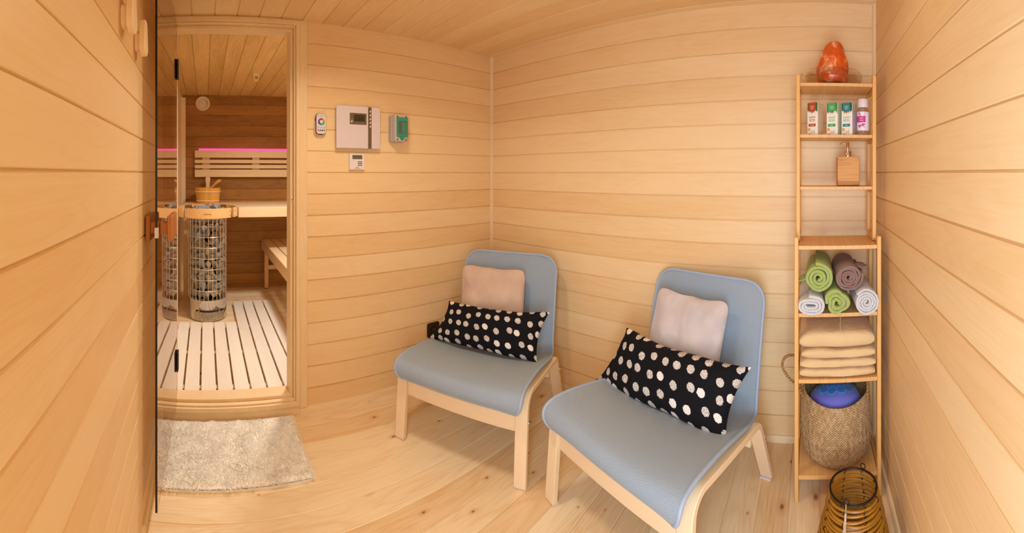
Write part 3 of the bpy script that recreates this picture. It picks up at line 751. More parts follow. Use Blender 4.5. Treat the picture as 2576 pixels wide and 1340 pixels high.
PROF = [(0.014, 0.308), (-0.005, 0.320), (-0.014, 0.346), (-0.006, 0.378), (0.026, 0.397), (0.09, 0.404), (0.20, 0.397), (0.32, 0.378), (0.44, 0.352), (0.515, 0.332), (0.560, 0.328), (0.586, 0.352), (0.600, 0.400), (0.612, 0.460), (0.636, 0.570), (0.664, 0.690), (0.690, 0.790), (0.699, 0.835)]
def catmull(P, n):
    out = []
    for i in range(len(P) - 1):
        p0, p1, p2, p3 = P[max(i - 1, 0)], P[i], P[i + 1], P[min(i + 2, len(P) - 1)]
        for k in range(n):
            s_ = k / n
            out.append(tuple(0.5 * (2 * b + (c - a) * s_ + (2 * a - 5 * b + 4 * c - d) * s_ ** 2 + (-a + 3 * b - 3 * c + d) * s_ ** 3) for a, b, c, d in zip(p0, p1, p2, p3)))
    return out + [P[-1]]
SP = catmull(PROF, 5)
AL = [0]
for a, b in zip(SP, SP[1:]): AL.append(AL[-1] + hypot(b[0] - a[0], b[1] - a[1]))
LT = AL[-1]
def at_s(s_):
    s_ = max(0, min(LT, s_)); k = 0
    while k < len(AL) - 2 and AL[k + 1] < s_: k += 1
    f = (s_ - AL[k]) / max(1e-9, AL[k + 1] - AL[k])
    return tuple(a + (b - a) * f for a, b in zip(SP[k], SP[k + 1]))
def halfw(s_):
    q = s_ / LT
    h = 0.327 - 0.030 * max(0, min(1, (q - 0.45) / 0.15))
    for d, r in ((s_, 0.075), (LT - s_, 0.095)):
        if d < r: h -= r - sqrt(max(0, r * r - (r - d) ** 2))
    return h
UC = 0.341
def shell(a, b, off=0.0):
    s_ = (0.5 - 0.5 * cos(pi * b)) * 0.35 * LT + b * 0.65 * LT
    v, z = at_s(s_); h = halfw(s_); x = (a * 2 - 1)
    v2, z2 = at_s(min(LT, s_ + 0.004)); v1, z1 = at_s(max(0, s_ - 0.004)); tv, tz = v2 - v1, z2 - z1; L = hypot(tv, tz) or 1
    nv, nz = -tz / L, tv / L          # outward (up / towards the sitter)
    q = s_ / LT
    dip = (1 - x * x) * (0.012 if q > 0.12 else 0.012 * q / 0.12) * (1 if q < 0.93 else (1 - q) / 0.07)
    edge = 0.004 * abs(x) ** 6
    return (UC + x * h, v - nv * dip - nv * off + edge * nv, z - nz * dip - nz * off + edge * nz)
def make_chair(loc, rz, label):
    t = empty('armchair', (loc[0], loc[1], 0), rz, label=label, cat='armchair', group='two blue-grey armchairs')
    o_ = Matrix.Translation((-0.3425, -0.34, 0))
    m = MB(); m.grid(shell, 28, 90, M=o_); m.build('mesh_seat', mesh_f.m, t, ang=80)
    bd = [shell(0, k / 90, 0.003) for k in range(91)] + [shell(k / 16, 1, 0.003) for k in range(1, 16)] + [shell(1, k / 90, 0.003) for k in range(90, -1, -1)] + [shell(k / 16, 0, 0.003) for k in range(15, 0, -1)]
    cl = [bd[0]]
    for p in bd[1:]:
        if (Vector(p) - Vector(cl[-1])).length > 0.006: cl.append(p)
    m = MB(); m.tube(cl, 0.0072, 8, True, M=o_); m.build('rim', M_rim, t)
    for side, x0 in (('l', 0.0), ('r', 0.629)):
        # bent plywood loop: front leg, sloping rail, rear leg
        path = [(0.014, 0.0)]
        for k in range(0, 9):
            a = radians(180 - 5 - (k / 8) * 92); path.append((0.103 + 0.064 * cos(a), 0.305 + 0.064 * sin(a)))
        for k in range(0, 9):
            a = radians(83 - (k / 8) * 60); path.append((0.492 + 0.050 * cos(a), 0.270 + 0.050 * sin(a)))
        path.append((0.664, 0.0))
        th = 0.024; n = len(path); L, R = [], []
        for i in range(n):
            a = Vector(path[max(i - 1, 0)]); b = Vector(path[min(i + 1, n - 1)]); d = (b - a).normalized(); nn = Vector((-d.y, d.x))
            p = Vector(path[i]); L.append(tuple(p + nn * th / 2)); R.append(tuple(p - nn * th / 2))
        L[0] = (L[0][0], 0.006); R[0] = (R[0][0], 0.006); L[-1] = (L[-1][0], 0.006); R[-1] = (R[-1][0], 0.006)
        m = MB(); rings = []
        for i in range(n):
            w_ = 0.056
            rings.append(m.q([(x0, *L[i]), (x0 + w_, *L[i]), (x0 + w_, *R[i]), (x0, *R[i])], o_))
        for A, B in zip(rings, rings[1:]):
            for k in range(4): m.bm.faces.new((A[k], A[(k + 1) % 4], B[(k + 1) % 4], B[k]))
        m.bm.faces.new(rings[0]); m.bm.faces.new(rings[-1][::-1])
        fr_ = m.build('side_frame', M_birch, t, bevel=0.003, seg=2)
        for (vv, zz) in ((0.020, 0), (0.656, 0)):
            m = MB(); m.box(x0 + 0.004, x0 + 0.052, vv - 0.012, vv + 0.012, 0, 0.0055, o_); m.build('glide', M_white, fr_)
        xo = x0 - 0.001 if side == 'l' else x0 + 0.057; sg = -1 if side == 'l' else 1
        for (vv, zz) in ((0.038, 0.265), (0.572, 0.235)):
            m = MB(); m.lathe([(0, 0), (0.007, 0), (0.0065, 0.003), (0.0035, 0.004), (0, 0.0025)], 14, o_ @ Matrix.Translation((xo, vv, zz)) @ Matrix.Rotation(sg * pi / 2, 4, 'Y')); m.build('bolt', M_screw, fr_)
    m = MB(); m.box(0.0565, 0.6285, 0.037, 0.057, 0.216, 0.286, o_); m.build('front_rail', M_birchu, t, bevel=0.003)
    m = MB(); m.box(0.0565, 0.6285, 0.548, 0.568, 0.19, 0.255, o_); m.build('rear_rail', M_birchu, t, bevel=0.003)
    m = MB()
    for x in (0.085, 0.59): m.box(x, x + 0.012, 0.05, 0.55, 0.285, 0.297, o_)
    return t
def place(F0, w_):
    return (F0[0] + 0.3425 * w_[0] - 0.34 * w_[1], F0[1] + 0.3425 * w_[1] + 0.34 * w_[0]), atan2(w_[1], w_[0])
CH = [((0.9131, 1.709), Vector((0.391, -0.920)).normalized()), ((1.2105, 1.0022), Vector((-0.267, -0.9636)).normalized())]
l_, r_ = place(*CH[0]); ch1 = make_chair(l_, r_, 'blue-grey mesh armchair on birch legs in the room corner beside the wall socket')
l_, r_ = place(*CH[1]); ch2 = copy_tree(ch1); ch2.location = (*l_, 0); ch2.rotation_euler = (0, 0, r_); ch2['label'] = 'blue-grey mesh armchair on birch legs standing between the other armchair and the shelf'

# ------------------------------------------------------------------ cushions
def cushion(name, chair, cs, thick, mt, label, cat, group, fullh=None, pinch=0.10, seed=0, wr=1.0, rnd=0.0):
    F0, w_ = CH[chair]; b_ = Vector((-w_.y, w_.x))
    P = [Vector((F0[0] + w_.x * u + b_.x * v, F0[1] + w_.y * u + b_.y * v, z)) for u, v, z in cs]   # TL TR BR BL
    xa = ((P[1] - P[0]) + (P[2] - P[3])) / 2; ya = ((P[0] - P[3]) + (P[1] - P[2])) / 2
    W = xa.length; Hh = ya.length; xa.normalize(); ya = (ya - xa * ya.dot(xa)).normalized(); za = xa.cross(ya)
    if fullh:
        c = (P[0] + P[1]) / 2 - ya * fullh / 2; Hh = fullh
    else: c = sum(P, Vector()) / 4
    if fullh: P = [P[0], P[1], P[1] + (P[2] - P[1]).normalized() * fullh, P[0] + (P[3] - P[0]).normalized() * fullh]
    LQ = [Vector(((p - c).dot(xa), (p - c).dot(ya), (p - c).dot(za))) for p in P]
    def fn(side):
        def g(i, j):
            a, b = 2 * i - 1, 2 * j - 1
            e = max(0, (1 - abs(a) ** 2.6)) ** 0.55 * max(0, (1 - abs(b) ** 2.6)) ** 0.55
            rc_ = 1 - rnd * (abs(a) * abs(b)) ** 7
            x = rc_ * a * W / 2 * (1 - pinch * 0.45 * (1 - b * b) * abs(a) ** 3 * 0 - pinch * (1 - abs(b) ** 2) * abs(a) ** 4 * 0.5)
            y = rc_ * b * Hh / 2 * (1 - pinch * (1 - abs(a) ** 2) * abs(b) ** 4 * 0.6)
            nz = noise.noise(Vector((a * 2.2 + seed, b * 2.2, side * 0.7 + seed))) * 0.010 * wr + noise.noise(Vector((a * 6 + seed, b * 5, seed))) * 0.003 * wr
            z = side * (thick / 2 * e) + nz * min(1, e * 2.2)
            y += noise.noise(Vector((a * 1.8 + seed, 3, seed))) * 0.008 * wr * abs(b)
            fx, fy = x / W + 0.5, y / Hh + 0.5
            p = (LQ[3] * (1 - fx) + LQ[2] * fx) * (1 - fy) + (LQ[0] * (1 - fx) + LQ[1] * fx) * fy
            return (p.x, p.y, p.z + z)
        return g
    m = MB(); m.grid(fn(1), 44, 32); m.grid(fn(-1), 44, 32)
    o = m.build(name, mt, merge=True, ang=60)
    M = Matrix((( xa.x, ya.x, za.x, c.x), (xa.y, ya.y, za.y, c.y), (xa.z, ya.z, za.z, c.z), (0, 0, 0, 1)))
    o.matrix_world = M
    return finish(o, None, label, cat, group)
pl = NT('plush fabric'); u_ = pl.sep(pl.coord('UV')); n1 = pl.noise(pl.coord(), 6, 3); n2 = pl.noise(pl.coord(), 500, 2)
pl.col(pl.mix(pl.ramp(n1, [(0.35, (0, 0, 0)), (0.65, (1, 1, 1))]), lin('d6bba6'), lin('c9ad9a'))); pl.set(rough=0.95, sheen=0.5, spec=0.1); pl.bump(n2, 0.35, 0.001)
pl2 = NT('cool plush fabric'); n1 = pl2.noise(pl2.coord(), 6, 3); n2 = pl2.noise(pl2.coord(), 500, 2)
pl2.col(pl2.mix(pl2.ramp(n1, [(0.35, (0, 0, 0)), (0.65, (1, 1, 1))]), lin('d3c6c2'), lin('c4bab9'))); pl2.set(rough=0.95, sheen=0.5, spec=0.1); pl2.bump(n2, 0.35, 0.001)
dt = NT('black dotted cotton'); uvv = dt.sep(dt.coord('UV'))
px_ = dt.math('MULTIPLY', uvv[0], 0.655 / 0.064); py_ = dt.math('MULTIPLY', uvv[1], 0.285 / 0.064)
# staggered columns with a small random shift
px2 = dt.math('ADD', px_, dt.math('MULTIPLY', dt.math('FLOOR', py_), 0.37))
vo = dt.n('ShaderNodeTexVoronoi', voronoi_dimensions='2D'); vo.inputs['Randomness'].default_value = 0.42; vo.inputs['Scale'].default_value = 1.0
shear = dt.comb(dt.math('ADD', px_, dt.math('MULTIPLY', py_, 0.38)), dt.math('MULTIPLY', py_, 0.96), 0.0); dt.l(shear, vo.inputs['Vector'])
ed = dt.noise(shear, 11, 3, 0.65)
dd = dt.math('ADD', vo.outputs['Distance'], dt.math('MULTIPLY', dt.math('SUBTRACT', ed, 0.5), 0.20))
blob = dt.math('LESS_THAN', dd, 0.262)
sc_ = dt.noise(shear, 30, 2, 0.7, 1.5)
sel = dt.math('GREATER_THAN', dt.sep(vo.outputs['Color'])[0], 0.30)
scr = dt.math('LESS_THAN', sc_, dt.math('MULTIPLY_ADD', sel, -0.14, 0.68))
dt.col(dt.mix(dt.math('MULTIPLY', blob, scr), lin('141317'), lin('e9e0d6'))); dt.set(rough=0.85, spec=0.15)
n3 = dt.noise(dt.coord(), 900, 2); dt.bump(n3, 0.2, 0.0006)
cushion('square_cushion', 0, [(0.056, 0.605, 0.762), (0.475, 0.605, 0.762), (0.484, 0.552, 0.528), (0.074, 0.552, 0.528)], 0.10, pl.m, 'dusty beige square plush cushion on the corner armchair', 'cushion', 'square plush cushions', 0.40, seed=1, rnd=0.07, wr=1.5, pinch=0.06)
cushion('square_cushion', 1, [(0.108, 0.607, 0.765), (0.508, 0.605, 0.753), (0.488, 0.545, 0.500), (0.086, 0.545, 0.500)], 0.10, pl2.m, 'pale pinkish grey square plush cushion on the armchair by the shelf', 'cushion', 'square plush cushions', 0.40, seed=4, rnd=0.07, wr=1.5, pinch=0.06)
cushion('lumbar_cushion', 0, [(0.055, 0.445, 0.575), (0.660, 0.452, 0.588), (0.626, 0.345, 0.364), (-0.022, 0.345, 0.373)], 0.120, dt.m, 'long black cushion with white dots lying across the corner armchair', 'cushion', 'black dotted cushions', seed=2, pinch=0.17)
cushion('lumbar_cushion', 1, [(0.034, 0.452, 0.584), (0.680, 0.448, 0.580), (0.630, 0.334, 0.350), (-0.055, 0.334, 0.345)], 0.14, dt.m, 'long black cushion with white dots lying across the armchair by the shelf', 'cushion', 'black dotted cushions', seed=7, pinch=0.17)

# ------------------------------------------------------------------ bamboo shelf
SXC, SYC = 1.675, -0.11
t = empty('bamboo_shelf', (SXC, SYC, 0), label='tall narrow bamboo shelf unit standing against the boarded wall', cat='shelf unit')
T_ = Matrix.Translation((-SXC, -SYC, 0))
yl, yr = 0.0667, -0.286
for x0 in (1.547, 1.772):
    for y0, y1 in ((yl - 0.017, yl), (yr, yr + 0.017)):
        m = MB(); m.box(x0, x0 + 0.028, y0, y1, 0, 1.067, T_); m.build('lower_post', M_bamz, t, bevel=0.003)
for x0 in (1.620, 1.775):
    for y0, y1 in ((yl - 0.0215, yl - 0.0045), (yr + 0.008, yr + 0.025)):
        m = MB(); m.box(x0, x0 + 0.025, y0, y1, 1.068 if False else 1.046, 1.740, T_); m.build('upper_post', M_bamz, t, bevel=0.003)
bz = wood('bamboo rail', 'dca45e', 'c0853f', 'x', 'z', grain=0.5, cath=0.2)
for zt, xa in ((0.110, 1.547), (0.496, 1.547), (0.762, 1.547), (1.033, 1.547)):
    m = MB(); m.box(xa + 0.001, 1.799, yr + 0.0175, yl - 0.0175, zt - 0.0155, zt, T_); m.build('shelf_board', M_bamx, t, bevel=0.001)
for zt in (0.110, 0.496, 0.762, 1.033):
    for y0, y1 in ((yl - 0.015, yl - 0.003), (yr + 0.003, yr + 0.015)):
        m = MB(); m.box(1.5755, 1.7715, y0, y1, zt - 0.030, zt, T_); m.build('side_rail', bz, t)
for zt in (1.2685, 1.4876, 1.705):
    m = MB(); m.box(1.621, 1.799, yr + 0.0255, yl - 0.022, zt - 0.0135, zt, T_); m.build('shelf_board', M_bamx, t, bevel=0.001)
for zt in (1.064, 1.2685, 1.4876, 1.705):
    for y0, y1 in ((yl - 0.0195, yl - 0.0075), (yr + 0.011, yr + 0.023)):
        m = MB(); m.box(1.6455, 1.7745, y0, y1, zt - 0.028, zt - 0.0005, T_); m.build('side_rail', bz, t)

# --- salt lamp in a glass bowl (top board)
salt = NT('pink salt'); n1 = salt.noise(salt.coord(), 17, 5, 0.65, 0.6); n2 = salt.noise(salt.coord(), 90, 3, 0.6)
z_ = salt.sep(salt.coord())[2]
salt.col(salt.ramp(n1, [(0.32, lin('c84008')), (0.52, lin('e06420')), (0.60, lin('f0a070')), (0.70, lin('ffe0cc'))])); salt.set(rough=0.28, sss=0.35, coat=0.2)
salt.b.inputs['Subsurface Radius'].default_value = (0.03, 0.008, 0.003); salt.b.inputs['Subsurface Scale'].default_value = 0.6; salt.bump(n2, 0.6, 0.003)
def sf(p):
    z = p.z
    w_ = 0.90 - 0.27 * z + 0.03 * z * z
    k = 1 + noise.noise(p * 1.7) * 0.14 + noise.noise(p * 5) * 0.05
    r = hypot(p.x, p.y)
    s2 = min(1.0, (r ** 0.38) if r > 0 else 0)
    if r > 0: q = s2 / r
    else: q = 1
    return Vector((p.x * q * w_ * k + 0.08 * max(0, z), p.y * q * w_ * k - 0.06 * z, max(-0.90, z * (1 + 0.06 * noise.noise(p * 2.3)))))
m = MB(); m.ico((0, 0, 0), (0.070, 0.070, 0.098), 5, sf)
o = m.build('salt_lamp', salt.m, ang=50); o.location = (1.705, -0.098, 1.7135 + 0.0905); finish(o, None, 'rough orange salt crystal standing in the glass bowl', 'salt lamp')
cg = NT('clear glass'); cg.col(lin('f4efe6')); cg.set(rough=0.0, trans=1.0, ior=1.28)
m = MB(); pr = [(0, 0), (0.07, 0), (0.105, 0.008), (0.128, 0.026), (0.132, 0.042), (0.124, 0.060), (0.112, 0.072), (0.1105, 0.0705), (0.122, 0.0585), (0.1295, 0.042), (0.1255, 0.027), (0.1035, 0.0105), (0.07, 0.003), (0, 0.003)]
m.lathe(pr, 64, sx=0.66); o = m.build('glass_bowl', cg.m, ang=60); o.location = (1.7085, -0.097, 1.7055); finish(o, None, 'shallow clear glass bowl on the top board of the bamboo shelf', 'bowl')

# --- three scent boxes and a bottle
cream = plain('cream card', 'ece3d2', 0.55)
def scentbox(x, y, deg, body, tab, ink, side_c, flav, label, leafc, sticker=False):
    t = empty('scent_box', (x, y, 1.488), radians(deg), label=label, cat='box', group='scent boxes on the shelf')
    W, D, Hh = 0.050, 0.050, 0.140
    m = MB(); m.box(-W / 2, W / 2, -D / 2, D / 2, 0.0, Hh); m.build('carton', cream, t, bevel=0.0006)
    f = -D / 2
    m = MB(); m.box(W / 2 + 0.0001, W / 2 + 0.0005, -D / 2 + 0.001, D / 2 - 0.001, 0.001, Hh - 0.001); sd = m.build('side_print', plain('side print ' + side_c, side_c, 0.5), t)
    m = MB()
    random.seed(len(flav))
    for k in range(11):
        a = -W / 2 + 0.001 + k * (W - 0.002) / 11; b = a + (W - 0.002) / 11
        m.prism([(a, Hh - 0.001), (b, Hh - 0.001), (b, Hh - 0.026 - random.uniform(0, 0.018)), ((a + b) / 2, Hh - 0.036 - random.uniform(0, 0.016)), (a, Hh - 0.026 - random.uniform(0, 0.012))], f - 0.0004, f - 0.0001, 'y')
    m.build('leaf_print', plain('leaf ' + leafc, leafc, 0.5, var=0.5), t)
    tabm = plain('tab ' + tab, tab, 0.5)
    m = MB(); m.prism([(-0.019, Hh - 0.0005), (0.015, Hh - 0.0005), (0.015, 0.104), (-0.002, 0.099), (-0.019, 0.104)], f - 0.0009, f - 0.0005, 'y'); m.build('colour_tab', tabm, t)
    white = M_opal
    for i, s_ in enumerate(('kvapnių', 'eterinių', 'aliejus')):
        text('tab_text', s_, 0.0055, white, t, (-0.002, f - 0.001, 0.125 - i * 0.0062), (pi / 2, 0, 0), 0.0001)
    m = MB(); m.prism(circ(0.0052, 20, -0.002, 0.100), f - 0.0013, f - 0.001, 'y'); m.build('round_seal', plain('seal green', '4a5a20', 0.5), t)
    m = MB(); m.prism(circ(0.0032, 16, -0.002, 0.099), f - 0.0016, f - 0.0014, 'y'); m.build('seal_centre', plain('seal orange', 'd98a30', 0.5), t)
    im = plain('ink ' + ink, ink, 0.6)
    text('title_text', 'GARINĖMS', 0.0125, im, t, (-0.002, f - 0.0003, 0.076), (pi / 2, 0, 0), 0.0002, sx=0.52)
    text('title_text', 'PIRTIMS', 0.0165, im, t, (-0.002, f - 0.0003, 0.0625), (pi / 2, 0, 0), 0.0002, sx=0.50)
    m = MB(); m.box(-0.019, 0.015, f - 0.0004, f - 0.0001, 0.037, 0.049); m.build('flavour_band', tabm, t)
    text('flavour_text', flav, 0.0065, white, t, (-0.002, f - 0.0005, 0.043), (pi / 2, 0, 0), 0.0001)
    m = MB(); m.prism(circ(0.0068, 20, -0.0165, 0.025), f - 0.0004, f - 0.0001, 'y'); m.build('round_sticker', plain('sticker', 'd9a44a', 0.5), t)
    m = MB(); gx = 0.002
    for a, b in (((-0.008, 0.018), (-0.006, 0.003)), ((0.008, 0.018), (0.006, 0.003)), ((-0.008, 0.018), (0.008, 0.018)), ((-0.006, 0.003), (0.006, 0.003)), ((0.003, 0.012), (0.010, 0.026)), ((-0.007, 0.012), (0.007, 0.012)), ((-0.004, 0.008), (0.003, 0.014))):
        m.tube([(gx + a[0], f - 0.0004, a[1]), (gx + b[0], f - 0.0004, b[1])], 0.0004, 4)
    m.prism([(-0.022, 0.001), (-0.018, 0.006), (-0.012, 0.008), (-0.008, 0.003), (-0.009, 0.001)], f - 0.0004, f - 0.0001, 'y')
    m.build('glass_drawing', plain('drawing ink', '7d7480', 0.6), t)
    m = MB()
    for k in range(9): m.box(W / 2 + 0.0006, W / 2 + 0.0009, -0.019, 0.017 - (k % 3) * 0.006, 0.022 + k * 0.012, 0.023 + k * 0.012)
    m.build('fine_print', gb, sd)
    if sticker:
        m = MB(); m.box(W / 2 + 0.001, W / 2 + 0.0014, -0.021, 0.020, 0.030, 0.092); m.build('price_sticker', plain('lilac sticker', 'b8aecb', 0.5), t, label='lilac paper sticker')
    return t
def boxpos(Bx, By, th):
    # nearest corner B -> centre
    a = radians(th); ux = Vector((sin(a), cos(a))); vx = Vector((cos(a), -sin(a)))
    c = Vector((Bx, By)) + ux * 0.025 + vx * 0.025; return c.x, c.y, -90 - th
scentbox(*boxpos(1.645, -0.029, 28), 'a', 'b0431d', 'b5623c', 'd2c0a4', 'obuolys', 'scent box with rust red tab, first on the shelf', '3d5a1e')
scentbox(*boxpos(1.648, -0.1145, 22), 'a', '3f9f5c', '7fae8a', 'c3d3b6', 'pušis', 'scent box with bright green tab, in the middle of three', '4e7a30')
scentbox(*boxpos(1.640, -0.1765, 28), 'a', '1f7f86', '6fa5a0', 'bdb3a3', 'mėta', 'scent box with teal tab, beside the clear bottle', '2d4a22', True)
t = empty('spray_bottle', (1.688, -0.2265, 1.488), -pi / 2, label='clear bottle with white cap and pink label on the bamboo shelf', cat='bottle')
t.location.x = 1.668
bg = NT('bottle plastic'); bg.col(lin('f2e6d6')); bg.set(rough=0.04, trans=0.9, ior=1.2)
m = MB(); m.lathe([(0, 0), (0.024, 0), (0.0265, 0.004), (0.0265, 0.105), (0.020, 0.117), (0.019, 0.120), (0, 0.120)], 32); m.build('bottle_body', bg.m, t)
m = MB(); m.lathe([(0, 0.121), (0.0225, 0.121), (0.0235, 0.123), (0.0235, 0.154), (0.021, 0.158), (0, 0.1585)], 32); m.build('cap', M_white, t, ang=40)
lb = NT('pink label'); lc = lb.coord(); s = lb.sep(lc); band = lb.math('MULTIPLY', lb.math('GREATER_THAN', s[2], 0.055), lb.math('LESS_THAN', s[2], 0.082)); fl = lb.math('GREATER_THAN', lb.noise(lc, 90, 2), 0.56)
lowz = lb.math('MULTIPLY', fl, lb.math('LESS_THAN', lb.math('ABSOLUTE', lb.math('SUBTRACT', s[2], 0.066)), 0.033)); lft = lb.math('LESS_THAN', s[0], 0.008)
lb.col(lb.mix(lb.math('MULTIPLY', lb.math('MAXIMUM', band, lowz), lft), lin('e6dce2'), lin('c8358c'))); lb.set(rough=0.45)
m = MB(); m.lathe([(0.0268, 0.020), (0.0275, 0.020), (0.0275, 0.101), (0.0268, 0.101), (0.0268, 0.020)], 40, None, pi + 0.2, 2 * pi + 0.9); lo = m.build('label_wrap', lb.m, t, label='white paper label with a pink band')
m = MB()
for k, (w_, z) in enumerate(((0.016, 0.076), (0.014, 0.069), (0.017, 0.062))): m.lathe([(0.0276, z), (0.0278, z), (0.0278, z + 0.0013), (0.0276, z + 0.0013), (0.0276, z)], 10, None, 1.5 * pi - 0.75, 1.5 * pi - 0.75 + w_ / 0.0276)
m.build('label_lines', M_opal, lo)
m = MB(); m.tube([(0, 0, 0.012), (0, 0, 0.119)], 0.0022, 8); m.build('dip_tube', M_white, t)

# --- soap dispenser
t = empty('soap_dispenser', (1.700, -0.1625, 1.269), -pi / 2, label='square bamboo soap dispenser with steel pump on the bamboo shelf', cat='soap dispenser')
m = MB(); m.box(-0.048, 0.048, -0.040, 0.040, 0.002, 0.128); m.build('bamboo_body', wood('bamboo block body', 'd99c4a', 'a8681f', 'x', 'z', 0.0213, 0.0, grain=1.2, planks=1.6), t, bevel=0.0025)
m = MB(); m.box(-0.044, 0.044, -0.036, 0.036, 0, 0.0019); m.build('foot', M_black, t)
Mp = Matrix.Translation((0.0, 0, 0))
chrome = plain('brushed steel', 'd9ccc0', 0.18, 1.0, 0.02)
m = MB(); m.lathe([(0, 0.1285), (0.0165, 0.1285), (0.0165, 0.150), (0.015, 0.152), (0.006, 0.152), (0.006, 0.160), (0.0072, 0.161), (0.0072, 0.190), (0.006, 0.192), (0, 0.192)], 28); m.tube([(0.0, 0, 0.187), (-0.018, 0, 0.188), (-0.030, 0, 0.186), (-0.034, 0, 0.182)], [0.004, 0.0036, 0.003, 0.0026], 8); m.build('pump', chrome, t, ang=40)

# --- rolled towels
def terry(name, c1, c2):
    t = NT(name); n1 = t.noise(t.coord(), 260, 3, 0.75); n2 = t.noise(t.coord(), 25, 3)
    t.col(t.mix(n2, lin(c1), lin(c2))); t.set(rough=1.0, sheen=0.6, spec=0.05); t.bump(n1, 1.0, 0.008); return t.m
TG, TB, TW = terry('green terry', 'c6d65c', 'acc046'), terry('brown terry', 'a8745f', '8c5c4c'), terry('white terry', 'faf5f2', 'f0ebeb')
def roll(y, z, x0, R, L, turns, mt, label, sx=1.0, sz=1.0, ph=0.0, yaw=0.0, tilt=0.0, seed=0, flat=0.0, hexa=0.0):
    m = MB(); th = R / (turns + 0.35); n = int(turns * 40); ring_o, ring_i = [], []
    pts = []
    for k in range(n + 1):
        a = 2 * pi * turns * k / n; r = th * (0.25 if flat else 0.50) + th * 0.93 * a / (2 * pi)
        wob = 1 + 0.09 * noise.noise(Vector((cos(a) * 1.2 + seed, sin(a) * 1.2, a * 0.15))) * (1 if k < n * 0.9 else 0.6)
        c_, s_ = cos(a + ph), sin(a + ph)
        ro, ri = r * wob + th * 0.48, max(0.001, r * wob - th * 0.48)
        fx = flat * R * math.tanh(2.2 * c_); hx = 1 + hexa * (abs(cos(1.5 * (a + ph))) - 0.6)
        pts.append(((ro * hx * c_ * sx + fx, ro * hx * s_ * sz), (ri * hx * c_ * sx + fx, ri * hx * s_ * sz)))
    ys = [0.0, 0.004, 0.012, 0.05, L * 0.5, L]
    off = [0.86, 0.5, 0.12, 0, 0, 0]
    G = []
    for yy, of in zip(ys, off):
        row = []
        for k, (po, pi_) in enumerate(pts):
            mid = ((po[0] + pi_[0]) / 2, (po[1] + pi_[1]) / 2)
            fz = 0.03 * noise.noise(Vector((k * 0.8, yy * 60, seed))) * (1 if yy < 0.06 else 0.3)
            yj = yy + (0.006 * noise.noise(Vector((k * 0.05, seed, 3))) if yy < 0.02 else 0)
            of_ = 1 - of if False else (1 - of) ; of_ = {0.86: 0.34, 0.5: 0.10}.get(of, 0.0); lo = tuple(b + (a_ - b) * of_ for a_, b in zip(mid, po)); li = tuple(b + (a_ - b) * of_ for a_, b in zip(mid, pi_))
            row.append((m.bm.verts.new((lo[0] * (1 + fz), yj, lo[1] * (1 + fz))), m.bm.verts.new((li[0], yj, li[1]))))
        G.append(row)
    for a in range(len(ys) - 1):
        for k in range(n):
            for e in (0, 1): m.bm.faces.new((G[a][k][e], G[a][k + 1][e], G[a + 1][k + 1][e], G[a + 1][k][e]))
        for k in (0, n): m.bm.faces.new((G[a][k][0], G[a][k][1], G[a + 1][k][1], G[a + 1][k][0]))
    for a in (0, len(ys) - 1):
        for k in range(n): m.bm.faces.new((G[a][k][0], G[a][k + 1][0], G[a][k + 1][1], G[a][k][1]))
    o = m.build('rolled_towel', mt, ang=75)
    o.location = (x0, y, z); o.rotation_euler = (tilt, 0, -pi / 2 + yaw)
    return finish(o, None, label, 'towel', 'rolled towels on the bamboo shelf')
# white ones and the small green one lie on the board, the big two on top of them
roll(0.001, 0.8040, 1.505, 0.0425, 0.28, 2.9, TW, 'rolled white towel in the lower row beside the small green roll', sx=1.0, sz=0.95, ph=2.3, seed=1, yaw=0.00, flat=0.34)
roll(-0.1035, 0.8120, 1.515, 0.048, 0.27, 2.6, TG, 'small loosely rolled green towel squeezed between the two white rolls', sx=1.0, sz=1.0, ph=-0.6, seed=5, hexa=0.22)
roll(-0.2190, 0.8155, 1.500, 0.0505, 0.28, 4.2, TW, 'rolled white towel in the lower row beneath the brown towel', sx=0.98, sz=1.02, ph=1.2, seed=9, yaw=0.03)
roll(-0.030, 0.9100, 1.520, 0.0565, 0.25, 3.6, TG, 'large rolled green towel lying on top of the white roll', sx=0.98, sz=1.0, ph=-2.0, seed=3, yaw=-0.02)
roll(-0.1510, 0.9120, 1.520, 0.0560, 0.25, 4.3, TB, 'rolled brown towel lying beside the large green roll', sx=1.0, sz=0.95, ph=-1.6, seed=6, yaw=0.02)

# loose ends of the towels
def flap(par, pts, wdt, mt):
    m = MB(); P = catmull(pts, 6); n = len(P) - 1
    def f(a, b):
        i = min(n, int(a * n)); p = Vector(P[i]); q_ = sin(pi * min(1, 0.15 + a * 0.8)) ** 0.6
        return (p.x + 0.004 * sin(9 * b), p.y + (b - 0.5) * wdt * q_, p.z + 0.010 * (b - 0.5) * sin(5 * a))
    m.grid(f, n, 6); o = m.build('loose_end', mt, None, solid=0.004, ang=70); o.parent = par; return o
tw = [o for o in C.objects if o.name.startswith('rolled_towel')]
flap(tw[4], [(0.035, 0.07, 0.035), (0.055, 0.07, 0.030), (0.075, 0.075, 0.028), (0.092, 0.08, 0.014)], 0.06, TB)
flap(tw[3], [(-0.045, 0.06, -0.01), (-0.062, 0.06, -0.012), (-0.080, 0.065, -0.022), (-0.092, 0.07, -0.030)], 0.05, TG)
m = MB(); m.tube([(0.012, -0.001, -0.047), (0.013, -0.004, -0.065), (0.011, -0.004, -0.085), (0.012, -0.004, -0.105)], 0.0009, 5); m.build('loose_thread', TG, tw[1])

